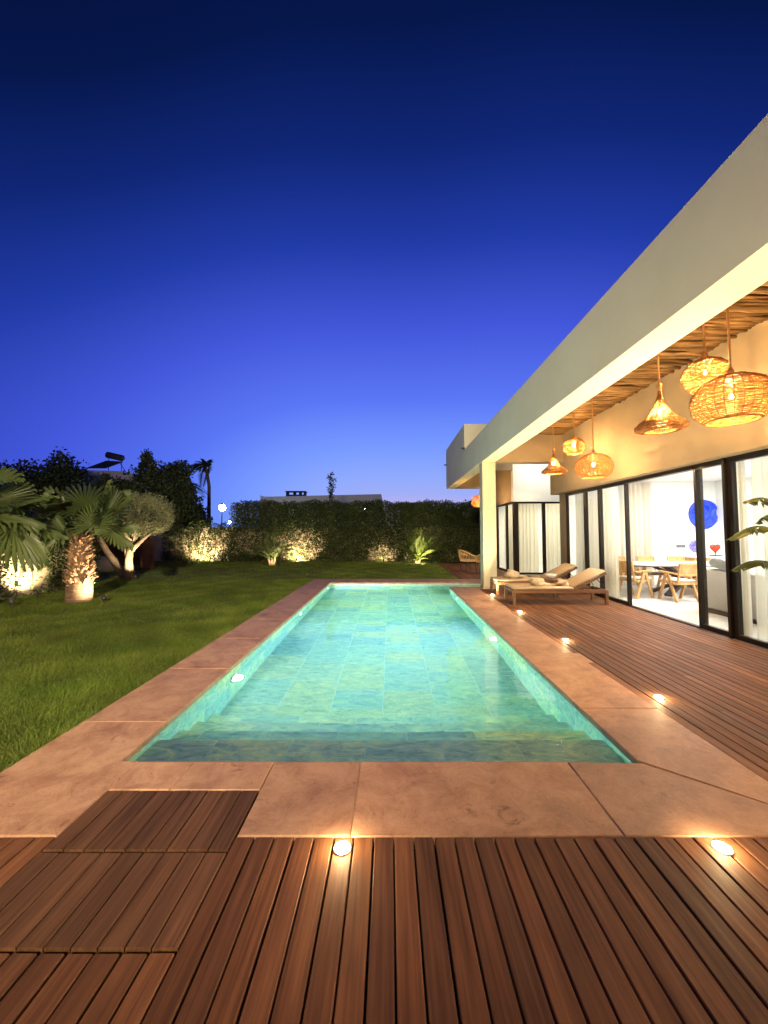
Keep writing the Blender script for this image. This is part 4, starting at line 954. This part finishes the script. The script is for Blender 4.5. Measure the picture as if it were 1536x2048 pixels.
# olive tree
ol = thing('olive_tree', 'pruned olive tree with forked trunk and silvery bushy crown', 'tree', (-8.62, 12.75, -.036))
tk = MB()
tk.tube([(0, 0, -.05), (.02, 0, .25), (-.02, .02, .6), (.05, 0, 1.0), (.16, .0, 1.45)], [.20, .15, .12, .10, .07], 10)
tk.tube([(-.03, .02, .75), (-.12, .05, 1.1), (-.10, 0, 1.6)], [.10, .07, .05], 8).tube([(.05, 0, .9), (.32, -.05, 1.15), (.62, -.05, 1.42), (.85, 0, 1.65)], [.09, .07, .05, .04], 8)
tk.tube([(-.05, .05, -.05), (-.35, .05, .35), (-.75, .05, .85), (-1.1, .1, 1.35), (-1.2, .1, 1.7)], [.14, .12, .10, .08, .05], 9)
for k in range(14):
    a = random.uniform(0, 6.28); tk.tube([(.15, 0, 1.2), (.15 + .4 * math.cos(a), .35 * math.sin(a), 1.55), (.2 + .75 * math.cos(a), .6 * math.sin(a), 1.95)], [.035, .025, .012], 5)
tk.build('trunk', M['bark'], ol, True)
def olive_crown():
    Ps, Ds, Ls = [], [], []
    for k in range(2300):
        u = unit(1)[0]; c = np.array([.26, 0, 1.95]); r = np.array([1.10, .85, .70]) * rng.uniform(.55, 1.0) ** .5
        if rng.random() < .18: c = np.array([-.75, .1, 1.75]); r = np.array([.55, .5, .4])
        p = c + u * r
        if p[2] < 1.25 + .25 * abs(p[0] - .3): continue
        d = np.array([u[0] * .5, u[1] * .5, .9]) + rng.normal(0, .15, 3); d /= np.linalg.norm(d); L = rng.uniform(.12, .34)
        m_ = 17; s = rng.uniform(0, 1, m_); Ps.append(p + d * (s * L)[:, None]); dd = unit(m_) * .8 + d * .7; Ds.append(dd); Ls.append(rng.uniform(.04, .065, m_))
    P = np.concatenate(Ps); D = np.concatenate(Ds); L = np.concatenate(Ls)
    np_mesh('crown', leaf_quads(P, L, L * .30, D), 4, M['olive_leaf'], ol, np.clip(.5 + rng.normal(0, .2, len(P)), 0, 1))
olive_crown()
garden_spot(-8.12, 12.35, (-8.4, 12.7, 1.5), 130, 'garden uplight at the foot of the olive tree', 130)
# rust-coloured garden shed and round pot
sd = thing('garden_shed', 'open rust-brown steel garden shed behind the olive tree', 'shed', (-11.2, 15.9, -.036))
MB().box(1.08, -.2, 0, 1.50, .0, 1.22).build('front_panel', M['rust_steel'], sd); MB().box(-1.4, 1.2, 0, .5, 1.28, 1.5).build('back_panel', M['rust_steel'], sd)
MB().box(-1.45, -.2, 0, -1.4, 1.3, 1.5).build('side_panel', M['rust_steel'], sd); MB().box(-1.5, -.25, 1.51, .6, 1.35, 1.57).build('roof', M['far_dark'], sd)
tag(MB().lathe([(.18, 0), (.28, .06), (.36, .2), (.38, .34), (.33, .5), (.22, .58), (.17, .6), (.13, .57)], 28).build('pot', M['pale_stone'], None, True), 'pale round stone pot on the lawn behind the olive trunk', 'pot').location = (-10.9, 14.9, -.036)

# feathery palms and broad leaves on the lawn edge
def feather(base, az_, el, L, parent, droop, mt, name='frond', nl=22, ll=.3, w=.022):
    d0 = Vector((math.cos(az_) * math.cos(el), math.sin(az_) * math.cos(el), math.sin(el)))
    pts = [base + d0 * (L * t) + Vector((0, 0, -droop * L * t * t)) for t in [i / 8 for i in range(9)]]
    b = MB().tube(pts, [.014 * (1 - .8 * i / 8) + .002 for i in range(9)], 4)
    for k in range(nl):
        t = .14 + .86 * (k / nl); x = t * 8; i = min(int(x), 7); p = pts[i].lerp(pts[i + 1], x - i); d, s, u = frame(pts[i + 1] - pts[i])
        for sg in (-1, 1):
            le = ll * (1 - .55 * abs(t - .45) * 2) * random.uniform(.85, 1.1); q = (d * .75 + s * sg * .8 + u * .25).normalized()
            e = p + q * le + Vector((0, 0, -.25 * le)); m_ = p + q * le * .5; ws = d * w * .5
            b.add([p, m_ + ws, e, m_ - ws], [(0, 1, 2, 3)])
    return b.build(name, M[mt], parent)
def lush(x, y, label, n, L, broad, mt):
    t = thing('small_palm', label, 'palm', (x, y, -.036), 0, 'small palms on the lawn edge')
    for k in range(3): MB().tube([(.06 * k - .06, .03 * k, -.02), (.10 * k - .10, .05 * k - .04, .16), (.15 * k - .15, .05 * k - .05, .34)], [.07, .055, .045], 8).build('stem', M['palm_trunk'], t, True)
    for k in range(n): feather(Vector((.1 * math.cos(k * 2.4), .06 * math.sin(k * 2.4), .3)), k * 2.39996, R(random.uniform(28, 82)), L * random.uniform(.7, 1.1), t, random.uniform(.15, .5), mt, nl=20, ll=L * .3)
    for k in range(broad):
        a = k * 2.39996 + 1; el = R(random.uniform(15, 70)); Lb = random.uniform(.3, .62); d0 = Vector((math.cos(a) * math.cos(el), math.sin(a) * math.cos(el), math.sin(el))); s = Vector((-math.sin(a), math.cos(a), 0)); o_ = Vector((0, -.1, .15))
        b = MB(); V = []
        for j in range(7):
            q = j / 6; c_ = o_ + d0 * (Lb * (.2 + q)) + Vector((0, 0, -.35 * Lb * q * q)); w = .055 * math.sin(PI * min(.98, q * .92 + .06)) ** .8; V += [c_ - s * w + Vector((0, 0, .02)), c_, c_ + s * w + Vector((0, 0, .02))]
        b.add(V, [f for j in range(6) for f in ((3 * j, 3 * j + 1, 3 * j + 4, 3 * j + 3), (3 * j + 1, 3 * j + 2, 3 * j + 5, 3 * j + 4))]); b.tube([o_, o_ + d0 * Lb * .2], .008, 4); b.build('leaf', M['lush_leaf'], t)
    return t
lush(-5.42, 17.7, 'small feathery palm with a lit stem, left of centre in front of the hedge', 15, 1.75, 0, 'palm_leaf')
garden_spot(-4.95, 17.2, (-5.4, 17.7, .6), 45, 'garden uplight at the foot of the feathery palm left of centre', 110)
lush(1.32, 18.7, 'small palm with bright yellow-green leaves at the right of the lawn', 20, 1.75, 34, 'lush_leaf')
garden_spot(1.95, 18.05, (1.3, 18.72, .7), 120, 'garden uplight at the foot of the bright palm on the right', 120)

# banana-like plant at the right edge, standing in a pot just outside the picture
bp_ = thing('bird_of_paradise', 'big-leaved plant at the right edge with torn drooping leaves', 'plant', (4.30, 4.02, 0))
MB().lathe([(.14, 0), (.20, .05), (.24, .30), (.25, .40), (.235, .40), (.22, .34), (.02, .34)], 28).build('pot', M['pale_stone'], bp_, True)
def paddle(base, pts_, wmax, tears, seed):
    r_ = random.Random(seed); b = MB()
    P = [Vector(p) for p in pts_]; n = 30
    def cv(t):
        x = t * (len(P) - 1); i = min(int(x), len(P) - 2); q = x - i; p0, p1, p2, p3 = P[max(i - 1, 0)], P[i], P[i + 1], P[min(i + 2, len(P) - 1)]
        return .5 * ((2 * p1) + (p2 - p0) * q + (2 * p0 - 5 * p1 + 4 * p2 - p3) * q * q + (3 * p1 - p0 - 3 * p2 + p3) * q ** 3)
    st_ = .38
    b.tube([cv(st_ * i / 6) for i in range(7)] + [cv(st_ + (1 - st_) * i / 12) for i in range(1, 13)], [.020] * 7 + [.016 * (1 - i / 13) + .003 for i in range(1, 13)], 6)
    for sg in (-1, 1):
        cuts = sorted(r_.sample(range(3, n - 2), tears)); prev = None
        for i in range(n + 1):
            t = i / n; tt = st_ + (1 - st_) * t; p = cv(tt); d, s, u = frame(cv(min(tt + .01, 1)) - cv(max(tt - .01, 0)))
            w = wmax * (math.sin(PI * min(.97, .08 + t * .9)) ** .6); row = []
            for q in (0, .35, .7, 1): row.append(p + s * (sg * w * q) + u * (.20 * w * q - .32 * w * q * q) + d * (.22 * w * q) + Vector((0, 0, -.25 * w * q * q)))
            if i in cuts:
                row2 = [r - d * (.10 * wmax * k) + Vector((0, 0, -.10 * wmax * k)) for k, r in enumerate(row)]
                if prev: b.add(prev + row2, [(k, k + 1, k + 5, k + 4) for k in range(3)])
                prev = [r + d * (.06 * wmax * k) for k, r in enumerate(row)]; continue
            if prev: b.add(prev + row, [(k, k + 1, k + 5, k + 4) for k in range(3)])
            prev = row
    return b.build('leaf', M['banana_leaf'], bp_, True)
paddle(0, [(0, 0, .34), (-.04, .02, .9), (-.14, .06, 1.42), (-.34, .14, 1.56), (-.58, .22, 1.42)], .15, 6, 1)
paddle(0, [(0, 0, .34), (.02, .06, .8), (-.06, .16, 1.10), (-.26, .26, 1.18), (-.46, .32, 1.07)], .135, 5, 2)
paddle(0, [(0, 0, .34), (0, -.04, 1.0), (-.06, .04, 1.62), (-.20, .16, 1.86), (-.36, .24, 1.84)], .14, 5, 3)
paddle(0, [(0, 0, .34), (.1, -.1, .9), (.22, -.2, 1.5), (.3, -.4, 1.8), (.3, -.6, 1.75)], .11, 4, 4)
paddle(0, [(0, 0, .34), (.08, .1, .9), (.2, .25, 1.4), (.22, .5, 1.7), (.2, .7, 1.6)], .10, 4, 5)

# ================================================================== beyond the garden
def tree(x, y, h, blobs, label, nl=9000, mt='dark_leaf', size=(.12, .26)):
    t = thing('tree', label, 'tree', (x, y, -.08), 0, 'dark trees beyond the garden wall')
    MB().tube([(0, 0, 0), (.05, 0, h * .3), (0, .05, h * .6), (.05, 0, h * .85)], [.2, .16, .1, .04], 8).build('trunk', M['bark'], t, True)
    Ps = []; T = []
    vol = sum(b[3] * b[4] for b in blobs)
    for (cx_, cy_, cz, rx, rz) in blobs:
        m_ = int(nl * rx * rz / vol); u = unit(m_); r = rng.uniform(.25, 1, m_) ** .4
        r *= 1 + .22 * np.sin(u[:, 0] * 7 + cx_) * np.sin(u[:, 2] * 6 + cz) + .14 * np.sin(u[:, 1] * 13 + u[:, 2] * 11)
        Ps.append(np.array([cx_, cy_, cz]) + u * r[:, None] * np.array([rx, rx * .8, rz])); T.append(.5 + .25 * np.sin(u[:, 0] * 9 + u[:, 2] * 8))
    P = np.concatenate(Ps); T = np.clip(np.concatenate(T) + rng.normal(0, .15, len(P)), 0, 1)
    np_mesh('crown', leaf_quads(P, rng.uniform(size[0], size[1], len(P)), rng.uniform(size[0] * .6, size[1] * .6, len(P))), 4, M[mt], t, T)
    b = MB()
    for (cx_, cy_, cz, rx, rz) in blobs: b.tube([(0, 0, h * .35), (cx_ * .5, cy_ * .5, (h * .35 + cz) / 2), (cx_, cy_, cz + rz * .5)], [.09, .05, .02], 5)
    b.build('limb', M['bark'], t)
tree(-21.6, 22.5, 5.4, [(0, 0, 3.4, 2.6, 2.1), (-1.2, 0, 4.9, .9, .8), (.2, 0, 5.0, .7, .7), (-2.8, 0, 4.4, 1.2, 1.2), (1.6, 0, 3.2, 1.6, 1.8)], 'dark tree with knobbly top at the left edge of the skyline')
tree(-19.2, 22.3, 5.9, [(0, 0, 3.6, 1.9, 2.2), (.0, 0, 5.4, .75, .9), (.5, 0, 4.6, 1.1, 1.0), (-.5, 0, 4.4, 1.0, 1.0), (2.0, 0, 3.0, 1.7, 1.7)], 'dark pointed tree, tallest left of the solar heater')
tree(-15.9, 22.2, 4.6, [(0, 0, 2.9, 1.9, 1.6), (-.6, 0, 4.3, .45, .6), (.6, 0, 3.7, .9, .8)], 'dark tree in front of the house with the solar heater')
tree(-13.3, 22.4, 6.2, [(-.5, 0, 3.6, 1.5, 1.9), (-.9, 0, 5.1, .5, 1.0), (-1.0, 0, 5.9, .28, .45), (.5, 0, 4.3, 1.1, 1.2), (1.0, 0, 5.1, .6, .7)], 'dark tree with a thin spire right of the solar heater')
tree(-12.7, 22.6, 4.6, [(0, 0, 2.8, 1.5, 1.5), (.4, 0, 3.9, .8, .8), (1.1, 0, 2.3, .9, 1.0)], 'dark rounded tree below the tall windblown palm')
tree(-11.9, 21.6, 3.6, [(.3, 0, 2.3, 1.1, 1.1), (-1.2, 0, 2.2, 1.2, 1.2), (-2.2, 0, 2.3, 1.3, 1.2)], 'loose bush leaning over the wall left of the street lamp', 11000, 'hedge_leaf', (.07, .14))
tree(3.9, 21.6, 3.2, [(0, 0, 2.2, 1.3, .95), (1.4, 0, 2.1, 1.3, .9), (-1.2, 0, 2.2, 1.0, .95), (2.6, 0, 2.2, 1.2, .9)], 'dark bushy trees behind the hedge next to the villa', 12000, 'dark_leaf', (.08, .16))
# tall palm bent by the wind
tp = thing('tall_palm', 'tall thin palm with fronds blown to the left on the skyline', 'palm', (-15.6, 33, -.08))
MB().tube([(0, 0, 0), (.05, 0, 3), (.0, 0, 5.5), (-.25, 0, 7.0)], [.2, .16, .14, .12], 8).build('trunk', M['palm_trunk'], tp, True)
for k in range(13): feather(Vector((-.25, 0, 7.0)), R(180 + random.uniform(-75, 75)), R(random.uniform(5, 85)), random.uniform(1.7, 2.6), tp, random.uniform(.5, 1.0), 'dark_frond', nl=30, ll=.75, w=.09)
tp2 = thing('tall_palm', 'shorter drooping palm half hidden in the dark trees left of the tall one', 'palm', (-14.0, 26, -.08))
MB().tube([(0, 0, 0), (.05, 0, 2.5), (0, 0, 4.6)], [.2, .16, .12], 8).build('trunk', M['palm_trunk'], tp2, True)
for k in range(14): feather(Vector((0, 0, 4.6)), k * 2.4, R(random.uniform(0, 75)), random.uniform(1.5, 2.1), tp2, random.uniform(.5, .9), 'palm_leaf', nl=24, ll=.5, w=.05)
sp = thing('small_palm_tree', 'small spiky palm top showing above the hedge right of the flat house', 'palm', (.35, 30, -.08))
MB().tube([(0, 0, 0), (.02, 0, 3.4)], [.15, .11], 8).build('trunk', M['palm_trunk'], sp, True)
for k in range(11): feather(Vector((0, 0, 3.4)), k * 2.4, R(random.uniform(5, 60)), random.uniform(.8, 1.15), sp, random.uniform(.4, .8), 'dark_frond', nl=16, ll=.35, w=.05)
tt = thing('slender_tree', 'slender twin-stemmed sapling with a leafy top above the hedge', 'tree', (-3.75, 24, -.08))
for s in (-1, 1): MB().tube([(.10 * s, 0, 0), (.12 * s, 0, 2.6), (.03 * s + .05, 0, 4.6)], [.035, .025, .015], 5).build('stem', M['bark'], tt)
P = []
for k in range(70):
    z = rng.uniform(3.5, 5.35); r = .30 * (1 - max(0, z - 4.9) / .6) * (1 if z > 4.1 else .55); a = rng.uniform(0, 6.28); d = np.array([math.cos(a), math.sin(a), .15]); m_ = 9
    P.append(np.array([.05, 0, z]) + d * (rng.uniform(0, 1, m_) * r)[:, None])
P = np.concatenate(P); np_mesh('crown', leaf_quads(P, rng.uniform(.08, .17, len(P)), rng.uniform(.03, .06, len(P))), 4, M['dark_leaf'], tt, np.full(len(P), .5))
# neighbouring houses
h1_ = thing('distant_house', 'pale flat-roofed house behind the hedge with a dark chimney box', 'house', (-9.2, 52, -.08))
b = MB(); prof = [(-8.4, 0), (9.2, 0), (8.0, 6.72), (-8.4, 6.35)]
b.v += [(x, 0, z) for x, z in prof] + [(x, 9, z) for x, z in prof]; b.f += [(0, 1, 2, 3), (7, 6, 5, 4)] + [(i + 4, (i + 1) % 4 + 4, (i + 1) % 4, i) for i in range(4)]
b.build('wall', M['far_plaster'], h1_)
r1_ = MB().box(-8.5, -.05, 6.45, -8.3, 9, 6.5).build('roof', M['far_plaster'], h1_); 
cb = MB().box(-5.2, 1, 6.3, -2.6, 2.2, 6.75).box(-5.3, .9, 7.15, -2.5, 2.3, 7.25)
for xx in (-5.2, -4.2, -3.4, -2.75): cb.box(xx, 1, 6.75, xx + .15, 2.2, 7.15)
cb.build('chimney', M['far_dark'], r1_)
h3 = thing('distant_house', 'low dark roof just right of the spiky palm above the hedge', 'house', (3.6, 55, -.08)); MB().box(-1.9, 0, 0, 1.7, 6, 5.5).build('wall', M['far_dark'], h3); MB().box(-2.1, -.2, 5.5, 1.9, 6.2, 5.75).build('roof', M['far_dark'], h3)
h2_ = thing('distant_house', 'grey house among the dark trees with a solar water heater on its roof', 'house', (-25.5, 35, -.08))
b = MB(); prof = [(-4.5, 0), (3.6, 0), (3.6, 6.6), (0.8, 7.15), (-4.5, 7.3)]
b.v += [(x, 0, z) for x, z in prof] + [(x, 7, z) for x, z in prof]; b.f += [tuple(range(5)), tuple(range(9, 4, -1))] + [(i + 5, (i + 1) % 5 + 5, (i + 1) % 5, i) for i in range(5)]
b.build('wall', M['far_plaster'], h2_)
for xx in (-2.6, 1.6): w_ = MB().box(xx, -.06, 4.4, xx + 1.1, -.005, 5.7).build('window', M['far_dark'], h2_)
sw = thing('solar_heater', 'dark solar water heater tank with tilted panel on the grey house roof', 'water heater', (-25.5, 35, 7.05))
MB().tube([(-.75, .3, 1.60), (-.68, .3, 1.59), (.72, .3, 1.27), (.80, .3, 1.25)], [.2, .29, .29, .2], 16).build('tank', M['far_dark'], sw, True)
MB().add([(-1.7, -.8, 0.2), (0, -.8, 0.2), (.6, .5, 1.0), (-.9, .5, 1.1), (-1.7, -.75, .14), (0, -.75, .14), (.6, .55, .94), (-.9, .55, 1.04)], [(0, 1, 2, 3), (7, 6, 5, 4), (0, 4, 5, 1), (1, 5, 6, 2), (2, 6, 7, 3), (3, 7, 4, 0)]).build('panel', M['far_dark'], sw)
MB().tube([(.6, .4, 0), (.6, .4, 1.2)], .03, 5).tube([(-.6, .4, 0), (-.6, .4, 1.4)], .03, 5).tube([(.9, .6, 0), (.4, .4, .9)], .03, 5).build('stand', M['far_dark'], sw)
# street lamps
def street_lamp(x, y, z, r, label, w):
    t = thing('street_lamp', label, 'street lamp', (x, y, -.08), 0, 'street lamps beyond the wall')
    MB().tube([(0, 0, 0), (0, 0, z * .6), (0, 0, z - r)], [.08, .06, .05], 8).build('pole', M['black_metal'], t)
    MB().lathe([(r * .3, z - r), (r * .8, z - r * .6), (r, z), (r * .8, z + r * .6), (r * .3, z + r)], 16).build('globe', M['street_lens'], t, True)
    MB().lathe([(r * .9, z + r * .75), (r * .5, z + r * 1.1), (.02, z + r * 1.25)], 16).build('cap', M['black_metal'], t, True)
street_lamp(-17.5, 40.0, 4.15, .34, 'bright blue-white street lamp over the wall in the left back corner', 0)
street_lamp(-21.9, 52.5, 2.9, .17, 'smaller greenish white lamp low beside the bright street lamp', 0)
street_lamp(-2.75, 42.5, 4.05, .07, 'tiny distant lamp glinting through the top of the hedge', 0)
